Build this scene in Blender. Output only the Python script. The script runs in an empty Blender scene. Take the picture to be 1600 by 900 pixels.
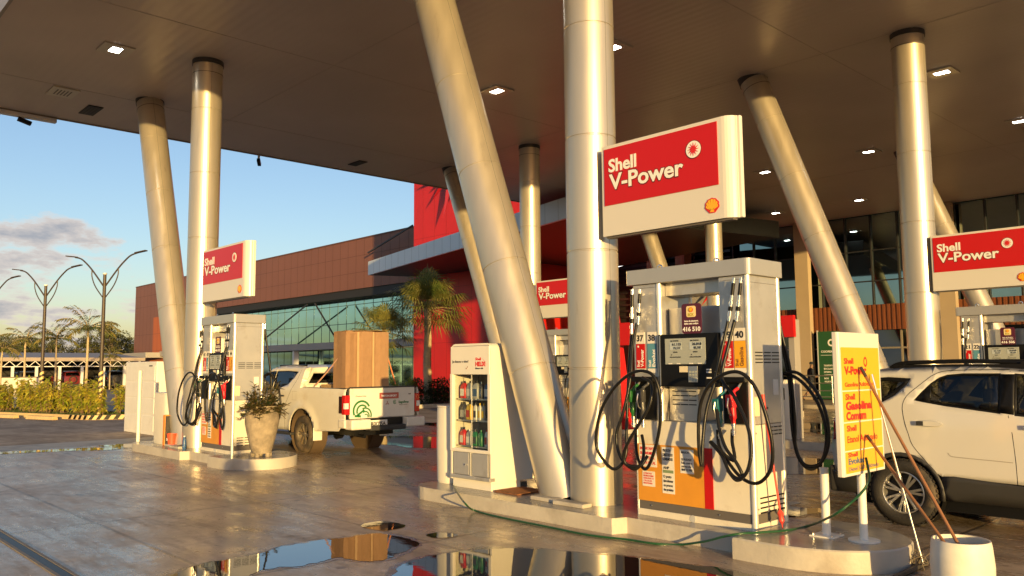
import bpy, bmesh, math, random
from math import sin, cos, pi, radians, sqrt, atan2
from mathutils import Vector, Matrix, noise
random.seed(7)
S = bpy.context.scene
COL = S.collection

# ------------------------------------------------------------------ camera
YAW, PIT, ROL, FPX, EYE = radians(46.866), radians(5.5005), radians(-0.4878), 1284.63, 1.7
fwd = Vector((-sin(YAW)*cos(PIT), cos(YAW)*cos(PIT), sin(PIT)))
rgt = Vector((cos(YAW), sin(YAW), 0)); up = rgt.cross(fwd)
rgt, up = rgt*cos(ROL)+up*sin(ROL), up*cos(ROL)-rgt*sin(ROL)
CAM = Vector((0, 0, EYE))
cd = bpy.data.cameras.new('camera'); co = bpy.data.objects.new('camera', cd); COL.objects.link(co)
cd.sensor_width = 36; cd.lens = FPX/1600*36; cd.clip_end = 3000; cd.clip_start = 0.05
m = Matrix((rgt, up, -fwd)).transposed().to_4x4(); m.translation = CAM
co.matrix_world = m; S.camera = co
def at(x, y, X=None, Y=None, z=None):          # a pixel of the survey photograph to the real plane it lies on
    d = rgt*(x-800)/FPX - up*(y-450)/FPX + fwd
    t = X/d.x if X is not None else (Y/d.y if Y is not None else (z-EYE)/d.z)
    return CAM + d*t
def deep(x, y, d): return CAM + (rgt*(x-800)/FPX - up*(y-450)/FPX + fwd)*d

# ------------------------------------------------------------------ sky, sun, exposure
SUN_EL, SUN_AZ = radians(4.7), radians(25.2)
sunv = Vector((cos(SUN_AZ)*cos(SUN_EL), -sin(SUN_AZ)*cos(SUN_EL), sin(SUN_EL)))   # towards the sun
W = bpy.data.worlds.new('World'); S.world = W; W.use_nodes = True
nt = W.node_tree; nt.nodes.clear()
def N(nt, t, **k):
    n = nt.nodes.new(t)
    for a, v in k.items():
        if a.startswith('i_'):
            n.inputs[int(a[2:]) if a[2:].isdigit() else a[2:].replace('_', ' ')].default_value = v
        else: setattr(n, a, v)
    return n
def LK(nt, a, b): nt.links.new(a, b)
sky = N(nt, 'ShaderNodeTexSky', sky_type='NISHITA', sun_disc=False, sun_elevation=SUN_EL,
        sun_rotation=atan2(sunv.x, sunv.y), altitude=300, air_density=1.0, dust_density=1.2, ozone_density=2.2)
tc = N(nt, 'ShaderNodeTexCoord'); sp = N(nt, 'ShaderNodeSeparateXYZ'); LK(nt, tc.outputs['Generated'], sp.inputs[0])
def M(nt, op, a, b=None, clamp=False):
    n = N(nt, 'ShaderNodeMath', operation=op, use_clamp=clamp)
    for i, v in enumerate((a, b)):
        if v is None: continue
        if isinstance(v, (int, float)): n.inputs[i].default_value = v
        else: LK(nt, v, n.inputs[i])
    return n.outputs[0]
zz = M(nt, 'ADD', M(nt, 'MAXIMUM', sp.outputs[2], 0.0), 0.055)
cx, cy = M(nt, 'DIVIDE', sp.outputs[0], zz), M(nt, 'DIVIDE', sp.outputs[1], zz)
cb = N(nt, 'ShaderNodeCombineXYZ'); LK(nt, cx, cb.inputs[0]); LK(nt, cy, cb.inputs[1])
n1 = N(nt, 'ShaderNodeTexNoise', i_Scale=0.9, i_Detail=8.0, i_Roughness=0.55); n1.inputs['Distortion'].default_value = 0.25
mp = N(nt, 'ShaderNodeMapping'); mp.inputs['Location'].default_value = (3.1, 7.4, 0); mp.inputs['Rotation'].default_value = (0, 0, 0.5); mp.inputs['Scale'].default_value = (1.0, 0.6, 1)
LK(nt, cb.outputs[0], mp.inputs[0]); LK(nt, mp.outputs[0], n1.inputs[0])
low0 = N(nt, 'ShaderNodeMapRange', i_1=0.0, i_2=0.25, i_3=0.06, i_4=-0.16); LK(nt, sp.outputs[2], low0.inputs[0])
def cloudbank(px, py, rad, amt):      # a bank of cloud round one compass direction
    d = (rgt*(px-800)/FPX-up*(py-450)/FPX+fwd).normalized()
    sc3 = N(nt, 'ShaderNodeVectorMath', operation='MULTIPLY'); LK(nt, tc.outputs['Generated'], sc3.inputs[0]); sc3.inputs[1].default_value = (1, 1, 3.6)
    ds = N(nt, 'ShaderNodeVectorMath', operation='DISTANCE'); LK(nt, sc3.outputs[0], ds.inputs[0]); ds.inputs[1].default_value = (d.x, d.y, d.z*3.6)
    r = N(nt, 'ShaderNodeMapRange', interpolation_type='SMOOTHSTEP', i_1=rad*.2, i_2=rad, i_3=amt, i_4=0.0); LK(nt, ds.outputs['Value'], r.inputs[0]); return r.outputs[0]
lowv = M(nt, 'ADD', M(nt, 'ADD', low0.outputs[0], cloudbank(50, 345, .12, .13)), M(nt, 'ADD', cloudbank(100, 384, .12, .15), M(nt, 'ADD', cloudbank(60, 450, .20, .08), cloudbank(500, 388, .10, .09))))
n2 = N(nt, 'ShaderNodeTexNoise', i_Scale=9.0, i_Detail=9.0, i_Roughness=0.62); sc0 = N(nt, 'ShaderNodeVectorMath', operation='MULTIPLY'); LK(nt, tc.outputs['Generated'], sc0.inputs[0]); sc0.inputs[1].default_value = (1, 1, 2.8); LK(nt, sc0.outputs[0], n2.inputs[0])
nmix = M(nt, 'ADD', M(nt, 'MULTIPLY', n1.outputs[0], .35), M(nt, 'MULTIPLY', n2.outputs[0], .65))
cov = N(nt, 'ShaderNodeMapRange', i_1=0.52, i_2=0.59, i_3=0.0, i_4=0.92); LK(nt, M(nt, 'ADD', nmix, lowv), cov.inputs[0])
shd = N(nt, 'ShaderNodeMapRange', i_1=0.55, i_2=0.66, i_3=0.0, i_4=1.0); LK(nt, M(nt, 'ADD', nmix, lowv), shd.inputs[0])
cc = N(nt, 'ShaderNodeMix', data_type='RGBA'); cc.inputs[6].default_value = (2.75, 2.4, 2.15, 1); cc.inputs[7].default_value = (1.35, 1.36, 1.5, 1); LK(nt, shd.outputs[0], cc.inputs[0])
tint = N(nt, 'ShaderNodeMix', data_type='RGBA', blend_type='MULTIPLY'); tint.inputs[0].default_value = 1.0
tint.inputs[7].default_value = (1.06, 0.93, 0.95, 1); LK(nt, sky.outputs[0], tint.inputs[6])
mx = N(nt, 'ShaderNodeMix', data_type='RGBA'); LK(nt, cov.outputs[0], mx.inputs[0]); LK(nt, tint.outputs[2], mx.inputs[6]); LK(nt, cc.outputs[2], mx.inputs[7])
bg = N(nt, 'ShaderNodeBackground', i_Strength=0.118); LK(nt, mx.outputs[2], bg.inputs[0])
wo = N(nt, 'ShaderNodeOutputWorld'); LK(nt, bg.outputs[0], wo.inputs[0])
sl = bpy.data.lights.new('sun', 'SUN'); sl.energy = 2.9; sl.angle = radians(0.6); sl.color = (1.0, 0.67, 0.25)
so = bpy.data.objects.new('sun', sl); COL.objects.link(so); so.rotation_euler = sunv.to_track_quat('Z', 'Y').to_euler(); so.location = (20, -10, 12)
S.view_settings.view_transform = 'Standard'; S.view_settings.look = 'None'; S.view_settings.exposure = 1.33; S.view_settings.gamma = 1
S.view_settings.use_curve_mapping = False
S.render.engine = 'CYCLES'
S.cycles.use_denoising = True; S.cycles.max_bounces = 8; S.cycles.diffuse_bounces = 4; S.cycles.glossy_bounces = 4
S.cycles.transparent_max_bounces = 12; S.cycles.sample_clamp_indirect = 6.0; S.cycles.caustics_reflective = False; S.cycles.caustics_refractive = False

# ------------------------------------------------------------------ materials
MAT = {}
def mat(name, col, rough=0.5, metal=0.0, var=0.0, vscale=3.0, bump=0.0, bscale=20.0, dirt=None, dscale=1.5, dlo=0.5, dhi=0.7, spec=0.5, coat=0.0, emit=None, es=0.0, rvar=0.0, ior=None, stretch=None, streak=None):
    if name in MAT: return MAT[name]
    m = bpy.data.materials.new(name); m.use_nodes = True; nt = m.node_tree; b = nt.nodes['Principled BSDF']
    b.inputs['Roughness'].default_value = rough; b.inputs['Metallic'].default_value = metal
    b.inputs['Specular IOR Level'].default_value = spec; b.inputs['Coat Weight'].default_value = coat; b.inputs['Coat Roughness'].default_value = 0.06
    if ior: b.inputs['IOR'].default_value = ior
    b.inputs['Base Color'].default_value = (*col, 1)
    tc = N(nt, 'ShaderNodeTexCoord'); src = tc.outputs['Object']
    if stretch:
        mpn = N(nt, 'ShaderNodeMapping'); mpn.inputs['Scale'].default_value = stretch; LK(nt, src, mpn.inputs[0]); src = mpn.outputs[0]
    c = None
    if var > 0:
        n = N(nt, 'ShaderNodeTexNoise', i_Scale=vscale, i_Detail=6.0, i_Roughness=0.6); LK(nt, src, n.inputs[0])
        r = N(nt, 'ShaderNodeMapRange', i_1=0.3, i_2=0.7, i_3=1-var, i_4=1+var); LK(nt, n.outputs[0], r.inputs[0])
        mm = N(nt, 'ShaderNodeMix', data_type='RGBA', blend_type='MULTIPLY'); mm.inputs[0].default_value = 1; mm.inputs[6].default_value = (*col, 1)
        LK(nt, r.outputs[0], mm.inputs[7]); c = mm.outputs[2]
        if rvar > 0:
            r2 = N(nt, 'ShaderNodeMapRange', i_1=0.3, i_2=0.7, i_3=max(0.02, rough-rvar), i_4=rough+rvar); LK(nt, n.outputs[0], r2.inputs[0]); LK(nt, r2.outputs[0], b.inputs['Roughness'])
    if dirt:
        n = N(nt, 'ShaderNodeTexNoise', i_Scale=dscale, i_Detail=8.0, i_Roughness=0.65); LK(nt, src, n.inputs[0])
        r = N(nt, 'ShaderNodeMapRange', i_1=dlo, i_2=dhi, i_3=0.0, i_4=0.85); LK(nt, n.outputs[0], r.inputs[0])
        mm = N(nt, 'ShaderNodeMix', data_type='RGBA'); LK(nt, r.outputs[0], mm.inputs[0]); mm.inputs[7].default_value = (*dirt, 1)
        if c: LK(nt, c, mm.inputs[6])
        else: mm.inputs[6].default_value = (*col, 1)
        c = mm.outputs[2]
    if c: LK(nt, c, b.inputs['Base Color'])
    if bump > 0:
        n = N(nt, 'ShaderNodeTexNoise', i_Scale=bscale, i_Detail=5.0); LK(nt, src, n.inputs[0])
        bn = N(nt, 'ShaderNodeBump', i_Strength=bump, i_Distance=0.02); LK(nt, n.outputs[0], bn.inputs['Height']); LK(nt, bn.outputs[0], b.inputs['Normal'])
    if emit: b.inputs['Emission Color'].default_value = (*emit, 1); b.inputs['Emission Strength'].default_value = es
    MAT[name] = m; return m
def leafmat(name, col, col2=None, sc=1.5, trans=0.35):
    m = bpy.data.materials.new(name); m.use_nodes = True; nt = m.node_tree; b = nt.nodes['Principled BSDF']
    n = N(nt, 'ShaderNodeTexNoise', i_Scale=sc, i_Detail=3.0); tc = N(nt, 'ShaderNodeTexCoord'); LK(nt, tc.outputs['Object'], n.inputs[0])
    r = N(nt, 'ShaderNodeMapRange', i_1=0.38, i_2=0.62, i_3=0.0, i_4=1.0); LK(nt, n.outputs[0], r.inputs[0])
    mm = N(nt, 'ShaderNodeMix', data_type='RGBA'); mm.inputs[6].default_value = (*col, 1); mm.inputs[7].default_value = (*(col2 or col), 1)
    LK(nt, r.outputs[0], mm.inputs[0]); LK(nt, mm.outputs[2], b.inputs['Base Color']); b.inputs['Roughness'].default_value = 0.5
    t = N(nt, 'ShaderNodeBsdfTranslucent'); LK(nt, mm.outputs[2], t.inputs[0]); ms = N(nt, 'ShaderNodeMixShader'); ms.inputs[0].default_value = trans
    LK(nt, b.outputs[0], ms.inputs[1]); LK(nt, t.outputs[0], ms.inputs[2]); LK(nt, ms.outputs[0], nt.nodes['Material Output'].inputs[0])
    MAT[name] = m; return m
def glassmat(name, tintc, refl=0.04, rough=0.02):
    m = bpy.data.materials.new(name); m.use_nodes = True; nt = m.node_tree; nt.nodes.remove(nt.nodes['Principled BSDF'])
    t = N(nt, 'ShaderNodeBsdfTransparent'); t.inputs[0].default_value = (*tintc, 1)
    g = N(nt, 'ShaderNodeBsdfGlossy', i_Roughness=rough); g.inputs[0].default_value = (1, 1, 1, 1)
    f = N(nt, 'ShaderNodeLayerWeight', i_Blend=.5); ms = N(nt, 'ShaderNodeMixShader'); LK(nt, M(nt, 'ADD', M(nt, 'MULTIPLY', M(nt, 'POWER', f.outputs[1], 4.5), .9), refl), ms.inputs[0])
    LK(nt, t.outputs[0], ms.inputs[1]); LK(nt, g.outputs[0], ms.inputs[2]); LK(nt, ms.outputs[0], nt.nodes['Material Output'].inputs[0])
    MAT[name] = m; return m

silver = mat('column_metal', (.60, .535, .425), rough=.36, metal=.66, var=.05, vscale=2, rvar=.05, dirt=(.36, .30, .22), dscale=2.2, dlo=.60, dhi=.85, stretch=(3, 3, .35))
darkring = mat('dark_ring', (.05, .045, .04), rough=.5)
white = mat('white_paint', (.78, .76, .70), rough=.38, var=.05, vscale=2.5, dirt=(.45, .40, .32), dscale=1.6, dlo=.62, dhi=.9)
signwhite = mat('sign_white', (.66, .63, .57), rough=.3)
red = mat('sign_red', (.52, .010, .008), rough=.3, spec=.35)
redwall = mat('red_cladding', (.52, .012, .008), rough=.45, var=.08, vscale=.6)
yellow = mat('emblem_yellow', (.85, .45, .02), rough=.35)
signyellow = mat('board_yellow', (.82, .40, .022), rough=.4)
orange = mat('panel_orange', (.70, .30, .03), rough=.4, var=.06, vscale=4, dirt=(.45, .2, .03), dscale=5, dlo=.64, dhi=.8)
pumpmetal = mat('dispenser_steel', (.56, .54, .50), rough=.34, metal=.55, var=.05, vscale=3, rvar=.06, dirt=(.34, .29, .22), dscale=2.6, dlo=.55, dhi=.8)
trimmetal = mat('trim_aluminium', (.85, .82, .72), rough=.28, metal=.5)
cream = mat('cream_panel', (.74, .68, .55), rough=.4, var=.06, vscale=3, dirt=(.5, .4, .27), dscale=3.5, dlo=.58, dhi=.8)
bandgrey = mat('band_grey', (.13, .115, .10), rough=.45)
black = mat('black_plastic', (.008, .008, .0085), rough=.38, spec=.2)
rubber = mat('hose_rubber', (.010, .0095, .009), rough=.36, spec=.3)
chrome = mat('chrome', (.8, .79, .76), rough=.2, metal=1)
lcd = mat('lcd_grey', (.36, .38, .34), rough=.25)
lcdlight = mat('lcd_light', (.45, .50, .50), rough=.25)
maroon = mat('maroon_plate', (.085, .012, .03), rough=.35)
concrete = mat('island_concrete', (.50, .46, .39), rough=.55, var=.12, vscale=2.5, bump=.15, bscale=25, dirt=(.27, .23, .18), dscale=1.3, dlo=.52, dhi=.75)
islandtop = mat('island_top', (.36, .33, .28), rough=.22, var=.15, vscale=2, bump=.08, bscale=12, dirt=(.20, .17, .14), dscale=1.2, dlo=.45, dhi=.7, rvar=.1)
tyre = mat('tyre_rubber', (.022, .02, .018), rough=.7, bump=.3, bscale=60, dirt=(.16, .11, .06), dscale=4, dlo=.52, dhi=.8)
dirtytyre = mat('muddy_tyre', (.05, .04, .03), rough=.8, bump=.3, bscale=60, dirt=(.19, .135, .08), dscale=5, dlo=.42, dhi=.72)
rimsilver = mat('rim_silver', (.62, .61, .58), rough=.28, metal=.85)
rimdark = mat('rim_dark', (.14, .12, .09), rough=.5, metal=.3, dirt=(.26, .18, .1), dscale=8, dlo=.45, dhi=.7)
carwhite = mat('car_paint', (.62, .605, .56), rough=.22, coat=.9, var=.02, vscale=1.5)
truckwhite = mat('truck_paint', (.72, .69, .61), rough=.34, coat=.35, var=.05, vscale=2, dirt=(.50, .38, .24), dscale=2.2, dlo=.52, dhi=.9)
clad = mat('grey_cladding', (.035, .034, .033), rough=.55, bump=.05, bscale=80)
glassdark = glassmat('car_glass', (.46, .46, .42))
clearglass = glassmat('clear_glass', (.94, .95, .92), refl=.02)
card = mat('cardboard', (.31, .18, .095), rough=.8, var=.07, vscale=7, bump=.6, bscale=5, dirt=(.37, .25, .145), dscale=1.6, dlo=.5, dhi=.75)
wood = mat('broom_wood', (.27, .125, .05), rough=.45, var=.15, vscale=12)
pot = mat('pot_clay', (.33, .27, .19), rough=.75, var=.28, vscale=6, bump=.4, bscale=18, dirt=(.16, .13, .09), dscale=3.5, dlo=.48, dhi=.66)
brownclad = mat('brown_cladding', (.19, .075, .045), rough=.5, var=.06, vscale=.3)
greyclad = mat('grey_soffit', (.33, .31, .29), rough=.5, var=.05, vscale=.5)
orangewall = mat('orange_niche', (.42, .11, .03), rough=.6)
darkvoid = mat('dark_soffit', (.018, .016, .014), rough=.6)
tan = mat('tan_pillar', (.42, .33, .22), rough=.4, var=.05, vscale=1)
fascia = mat('fascia_white', (.66, .68, .70), rough=.35, var=.03, vscale=.8)
steelrail = mat('stainless', (.6, .58, .54), rough=.3, metal=.9)
greenban = mat('banner_green', (.02, .09, .03), rough=.5)
white_t = mat('lettering_white', (.85, .83, .78), rough=.4)
black_t = mat('lettering_black', (.02, .02, .025), rough=.4)
red_t = mat('lettering_red', (.62, .02, .015), rough=.4)
green_t = mat('lettering_green', (.02, .17, .04), rough=.4)
paper = mat('paper_notice', (.78, .74, .66), rough=.6, var=.04, vscale=6)
polegrey = mat('lamp_pole_brown', (.06, .045, .035), rough=.5)

def groundmat():
    m = bpy.data.materials.new('wet_concrete'); m.use_nodes = True; nt = m.node_tree; b = nt.nodes['Principled BSDF']
    g = N(nt, 'ShaderNodeNewGeometry'); s = N(nt, 'ShaderNodeSeparateXYZ'); LK(nt, g.outputs['Position'], s.inputs[0])
    X, Y = s.outputs[0], s.outputs[1]
    def nz(sc, det=6, rough=.6, st=(1, 1, 1), loc=(0, 0, 0)):
        mp = N(nt, 'ShaderNodeMapping'); mp.inputs['Scale'].default_value = st; mp.inputs['Location'].default_value = loc; LK(nt, g.outputs['Position'], mp.inputs[0])
        n = N(nt, 'ShaderNodeTexNoise', i_Scale=sc, i_Detail=float(det), i_Roughness=rough); LK(nt, mp.outputs[0], n.inputs[0]); return n.outputs[0]
    def mr(v, a, b_, c=0., d=1.):
        n = N(nt, 'ShaderNodeMapRange', i_1=a, i_2=b_, i_3=c, i_4=d); LK(nt, v, n.inputs[0]); return n.outputs[0]
    def mix(f, a, b_, blend='MIX'):
        n = N(nt, 'ShaderNodeMix', data_type='RGBA', blend_type=blend)
        for i, v in ((0, f), (6, a), (7, b_)):
            if isinstance(v, (tuple, float, int)): n.inputs[i].default_value = (*v, 1) if isinstance(v, tuple) else v
            else: LK(nt, v, n.inputs[i])
        return n.outputs[2]
    big = nz(.35, 5, .55); mid = nz(1.3, 7, .65, (1, 1.8, 1)); fine = nz(9, 6, .7); swirl = nz(.8, 6, .6, (.5, 2.2, 1), (4, 9, 0))
    c = mix(mr(mid, .35, .68), (.70, .56, .41), (.40, .30, .20))
    c = mix(mr(swirl, .55, .72, 0, .55), c, (.74, .64, .51))
    c = mix(mr(big, .45, .65, 0, .5), c, (.42, .31, .205))
    c = mix(mr(fine, .3, .7, 0, .35), c, (.11, .08, .055))
    spots = mr(nz(3.1, 3, .5, (1, 1, 1), (2, 5, 1)), .70, .74)
    streak = nz(2.6, 8, .72, (.35, 2.6, 1), (11, 3, 0)); c = mix(mr(streak, .52, .62, 0, .45), c, (.27, .20, .135))
    speck = nz(22, 5, .7, (.6, 1.3, 1)); c = mix(mr(speck, .56, .68, 0, .5), c, (.72, .62, .50)); c = mix(mr(speck, .44, .34, 0, .4), c, (.20, .15, .10))
    c = mix(spots, c, (.06, .045, .035))
    # joints between poured slabs
    def joint(v, off, per, w):
        a = M(nt, 'ABSOLUTE', M(nt, 'SUBTRACT', M(nt, 'FLOORED_MODULO', M(nt, 'SUBTRACT', v, off), per), per/2))
        return mr(a, per/2-w, per/2-w*.4)
    for nn in nt.nodes: pass
    jn = M(nt, 'MAXIMUM', joint(X, -13.6, 3.5, .03), joint(Y, 3.02, 2.03, .03))
    c = mix(M(nt, 'MULTIPLY', jn, mr(mid, .3, .6, .95, .55)), c, (.12, .085, .055))
    # curved tyre tracks
    for cx_, cy_, R_, w_ in ((-3.0, -9.5, 14.6, .13), (-3.0, -9.5, 16.1, .13), (-26.0, -3.0, 12.2, .11), (-26.0, -3.0, 13.6, .11), (-12.0, 22.0, 18.3, .12)):
        dx2, dy2 = M(nt, 'SUBTRACT', X, cx_), M(nt, 'SUBTRACT', Y, cy_)
        rr_ = M(nt, 'SQRT', M(nt, 'ADD', M(nt, 'MULTIPLY', dx2, dx2), M(nt, 'MULTIPLY', dy2, dy2)))
        band = mr(M(nt, 'ABSOLUTE', M(nt, 'SUBTRACT', rr_, R_)), w_*.6, w_, 1., 0.)
        c = mix(M(nt, 'MULTIPLY', band, mr(fine, .35, .6, .05, .42)), c, (.16, .115, .08))
    LK(nt, c, b.inputs['Base Color'])
    wetpos = mr(M(nt, 'ADD', M(nt, 'MULTIPLY', X, .4), Y), 2.5, 8.0)     # wetter towards the washed islands
    wet = M(nt, 'ADD', M(nt, 'MULTIPLY', wetpos, .35), mr(nz(.55, 6, .6, (1, 1.5, 1), (7, 3, 0)), .38, .62, 0, .75), True)
    dark = mix(M(nt, 'MULTIPLY', wet, .5), c, (.14, .095, .055)); LK(nt, dark, b.inputs['Base Color'])
    ro = mr(wet, 0., 1., .42, .12)
    ro2 = M(nt, 'ADD', ro, mr(fine, .3, .7, -.03, .10)); LK(nt, ro2, b.inputs['Roughness'])
    b.inputs['Specular IOR Level'].default_value = 1.0; b.inputs['Specular Tint'].default_value = (1.0, .80, .58, 1)
    ro3 = M(nt, 'ADD', ro2, M(nt, 'ADD', mr(streak, .45, .65, -.05, .07), mr(speck, .35, .65, -.05, .07))); LK(nt, M(nt, 'MAXIMUM', ro3, .05), b.inputs['Roughness'])
    h = M(nt, 'ADD', M(nt, 'MULTIPLY', nz(2.2, 3, .5, (1, 1.4, 1)), 1.0), M(nt, 'MULTIPLY', nz(14, 4, .6), .12))
    h = M(nt, 'SUBTRACT', h, M(nt, 'MULTIPLY', jn, .2))
    bn = N(nt, 'ShaderNodeBump', i_Strength=.42, i_Distance=.02); LK(nt, h, bn.inputs['Height']); LK(nt, bn.outputs[0], b.inputs['Normal'])
    return m
apron_m = groundmat()
paver = mat('paver_road', (.42, .335, .25), spec=.12, rough=.75, var=.2, vscale=2.0, bump=.3, bscale=8, dirt=(.27, .21, .155), dscale=.6, dlo=.45, dhi=.6, stretch=(1, 2, 1))
gutter = mat('gutter_concrete', spec=.2, col=(.44, .385, .30), rough=.5, var=.15, vscale=1.5, dirt=(.22, .18, .14), dscale=.8, dlo=.5, dhi=.62)
water = mat('puddle_water', (.030, .022, .016), rough=.012, spec=1.0, ior=1.75, bump=.02, bscale=6)
kerbpaint = mat('kerb_yellowed', (.62, .45, .22), rough=.6, var=.12, vscale=3)
asphalt = mat('far_ground', (.14, .12, .10), rough=.9, var=.2, vscale=.1)

# ------------------------------------------------------------------ mesh helpers
def tag(o, label=None, cat=None, group=None, kind=None):
    if label: o['label'] = label
    if cat: o['category'] = cat
    if group: o['group'] = group
    if kind: o['kind'] = kind
    return o
def thing(name, label, cat, loc=(0, 0, 0), rz=0, group=None):
    o = bpy.data.objects.new(name, None); COL.objects.link(o); o.empty_display_size = .2
    o.location = loc; o.rotation_euler = (0, 0, rz); return tag(o, label, cat, group)
class B:
    def __init__(s): s.v = []; s.f = []; s.sm = []
    def add(s, vs, fs, sm=False):
        k = len(s.v); s.v += [tuple(v) for v in vs]; s.f += [tuple(i+k for i in f) for f in fs]; s.sm += [sm]*len(fs); return s
    def box(s, x0, x1, y0, y1, z0, z1):
        return s.add([(x, y, z) for x in (x0, x1) for y in (y0, y1) for z in (z0, z1)],
                     [(0, 1, 3, 2), (4, 6, 7, 5), (0, 4, 5, 1), (2, 3, 7, 6), (0, 2, 6, 4), (1, 5, 7, 3)])
    def obox(s, c, ax, ay, az):        # oriented box, half-axes
        c, ax, ay, az = map(Vector, (c, ax, ay, az))
        return s.add([c+ax*i+ay*j+az*k for i in (-1, 1) for j in (-1, 1) for k in (-1, 1)],
                     [(0, 1, 3, 2), (4, 6, 7, 5), (0, 4, 5, 1), (2, 3, 7, 6), (0, 2, 6, 4), (1, 5, 7, 3)])
    def bar(s, p, q, w, h=None):
        p, q = Vector(p), Vector(q); d = (q-p); z = Vector((0, 0, 1)) if abs(d.normalized().z) < .95 else Vector((1, 0, 0))
        a = d.cross(z).normalized(); c = a.cross(d).normalized(); return s.obox((p+q)/2, d/2, a*w/2, c*(h or w)/2)
    def tube(s, path, r, seg=10, cap=True):
        path = [Vector(p) for p in path]; n = len(path); rs = r if isinstance(r, (list, tuple)) else [r]*n
        t0 = (path[1]-path[0]).normalized(); a = t0.orthogonal().normalized(); vs = []
        for i, p in enumerate(path):
            t = (path[min(i+1, n-1)]-path[max(i-1, 0)]).normalized()
            a = (a-t*a.dot(t)).normalized(); b = t.cross(a)
            vs += [p+(a*cos(2*pi*k/seg)+b*sin(2*pi*k/seg))*rs[i] for k in range(seg)]
        fs = [(i*seg+k, i*seg+(k+1) % seg, (i+1)*seg+(k+1) % seg, (i+1)*seg+k) for i in range(n-1) for k in range(seg)]
        s.add(vs, fs, True)
        if cap: s.add(vs[:seg], [tuple(range(seg))[::-1]]); s.add(vs[-seg:], [tuple(range(seg))])
        return s
    def cyl(s, p, q, r, r2=None, seg=24, cap=True): return s.tube([p, q], [r, r if r2 is None else r2], seg, cap)
    def lathe(s, prof, o=(0, 0, 0), ax=(0, 0, 1), seg=32):      # prof: (r, h)
        o, ax = Vector(o), Vector(ax).normalized(); a = ax.orthogonal().normalized(); b = ax.cross(a)
        vs = [o+ax*h+(a*cos(2*pi*k/seg)+b*sin(2*pi*k/seg))*max(r, 1e-4) for r, h in prof for k in range(seg)]
        return s.add(vs, [(i*seg+k, i*seg+(k+1) % seg, (i+1)*seg+(k+1) % seg, (i+1)*seg+k) for i in range(len(prof)-1) for k in range(seg)], True)
    def prism(s, poly, o, ux, uy, th):  # 2D polygon in plane (ux, uy) at o, extruded along ux x uy by th
        o, ux, uy = Vector(o), Vector(ux), Vector(uy); n = ux.cross(uy).normalized()*th; k = len(poly)
        vs = [o+ux*x+uy*y for x, y in poly]; vs += [v+n for v in vs]
        return s.add(vs, [tuple(range(k))[::-1], tuple(range(k, 2*k))]+[(i, (i+1) % k, k+(i+1) % k, k+i) for i in range(k)])
    def quad(s, a, b, c, d): return s.add([a, b, c, d], [(0, 1, 2, 3)])
    def out(s, name, mt, parent=None, bev=0, seg=2, recalc=True, smooth=None):
        me = bpy.data.meshes.new(name); me.from_pydata(s.v, [], s.f)
        me.polygons.foreach_set('use_smooth', [bool(x) for x in s.sm] if smooth is None else [smooth]*len(s.f))
        if recalc:
            bm = bmesh.new(); bm.from_mesh(me); bmesh.ops.recalc_face_normals(bm, faces=bm.faces); bm.to_mesh(me); bm.free()
        me.materials.append(mt); me.update()
        if any(s.sm) or smooth:
            try: me.set_sharp_from_angle(angle=radians(38))
            except Exception: pass
        o = bpy.data.objects.new(name, me); COL.objects.link(o)
        if parent: o.parent = parent
        if bev:
            b = o.modifiers.new('bevel', 'BEVEL'); b.width = bev; b.segments = seg; b.limit_method = 'ANGLE'; b.angle_limit = radians(50)
            b.harden_normals = False
        return o
def smoothpath(pts, n=6):
    pts = [Vector(p) for p in pts]; P_ = [pts[0]*2-pts[1]]+pts+[pts[-1]*2-pts[-2]]; out = []
    for i in range(1, len(P_)-2):
        a, b, c, d = P_[i-1:i+3]
        for k in range(n):
            t = k/n; out.append(.5*((2*b)+(c-a)*t+(2*a-5*b+4*c-d)*t*t+(3*b-a-3*c+d)*t**3))
    out.append(pts[-1]); return out
def rrect(x0, x1, y0, y1, r, n=5):
    out = []
    for cx, cy, a0 in ((x1-r, y1-r, 0), (x0+r, y1-r, 90), (x0+r, y0+r, 180), (x1-r, y0+r, 270)):
        out += [(cx+r*cos(radians(a0+90*k/n)), cy+r*sin(radians(a0+90*k/n))) for k in range(n+1)]
    return out
_txt = {}
def txtmesh(s, bold):
    k = (s, bold)
    if k not in _txt:
        cu = bpy.data.curves.new('t', 'FONT'); cu.body = s; cu.size = 1; cu.offset = bold; cu.resolution_u = 3; cu.fill_mode = 'BOTH'; cu.extrude = .004
        o = bpy.data.objects.new('t', cu); COL.objects.link(o); dg = bpy.context.evaluated_depsgraph_get(); dg.update()
        me = bpy.data.meshes.new_from_object(o.evaluated_get(dg))
        _txt[k] = ([tuple(v.co) for v in me.vertices], [tuple(p.vertices) for p in me.polygons])
        bpy.data.objects.remove(o); bpy.data.curves.remove(cu); bpy.data.meshes.remove(me)
    return _txt[k]
def text(b, s, o, w=None, h=.1, ux=(1, 0, 0), uy=(0, 0, 1), bold=.0, depth=.002, center=False):
    """letters with cap height h; squeezed to width w if given; o = lower-left corner"""
    vs, fs = txtmesh(s, bold)
    if not vs: return
    xs = [v[0] for v in vs]; x0, x1 = min(xs), max(xs); sc = h/.70; sx = sc if w is None else w/(x1-x0)
    o, ux, uy = Vector(o), Vector(ux), Vector(uy); n = ux.cross(uy)
    off = -(x1-x0)*sx/2 if center else 0
    b.add([o+ux*((v[0]-x0)*sx+off)+uy*(v[1]*sc)+n*(depth*(1 if v[2] > 0 else 0)) for v in vs], fs)
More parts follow.
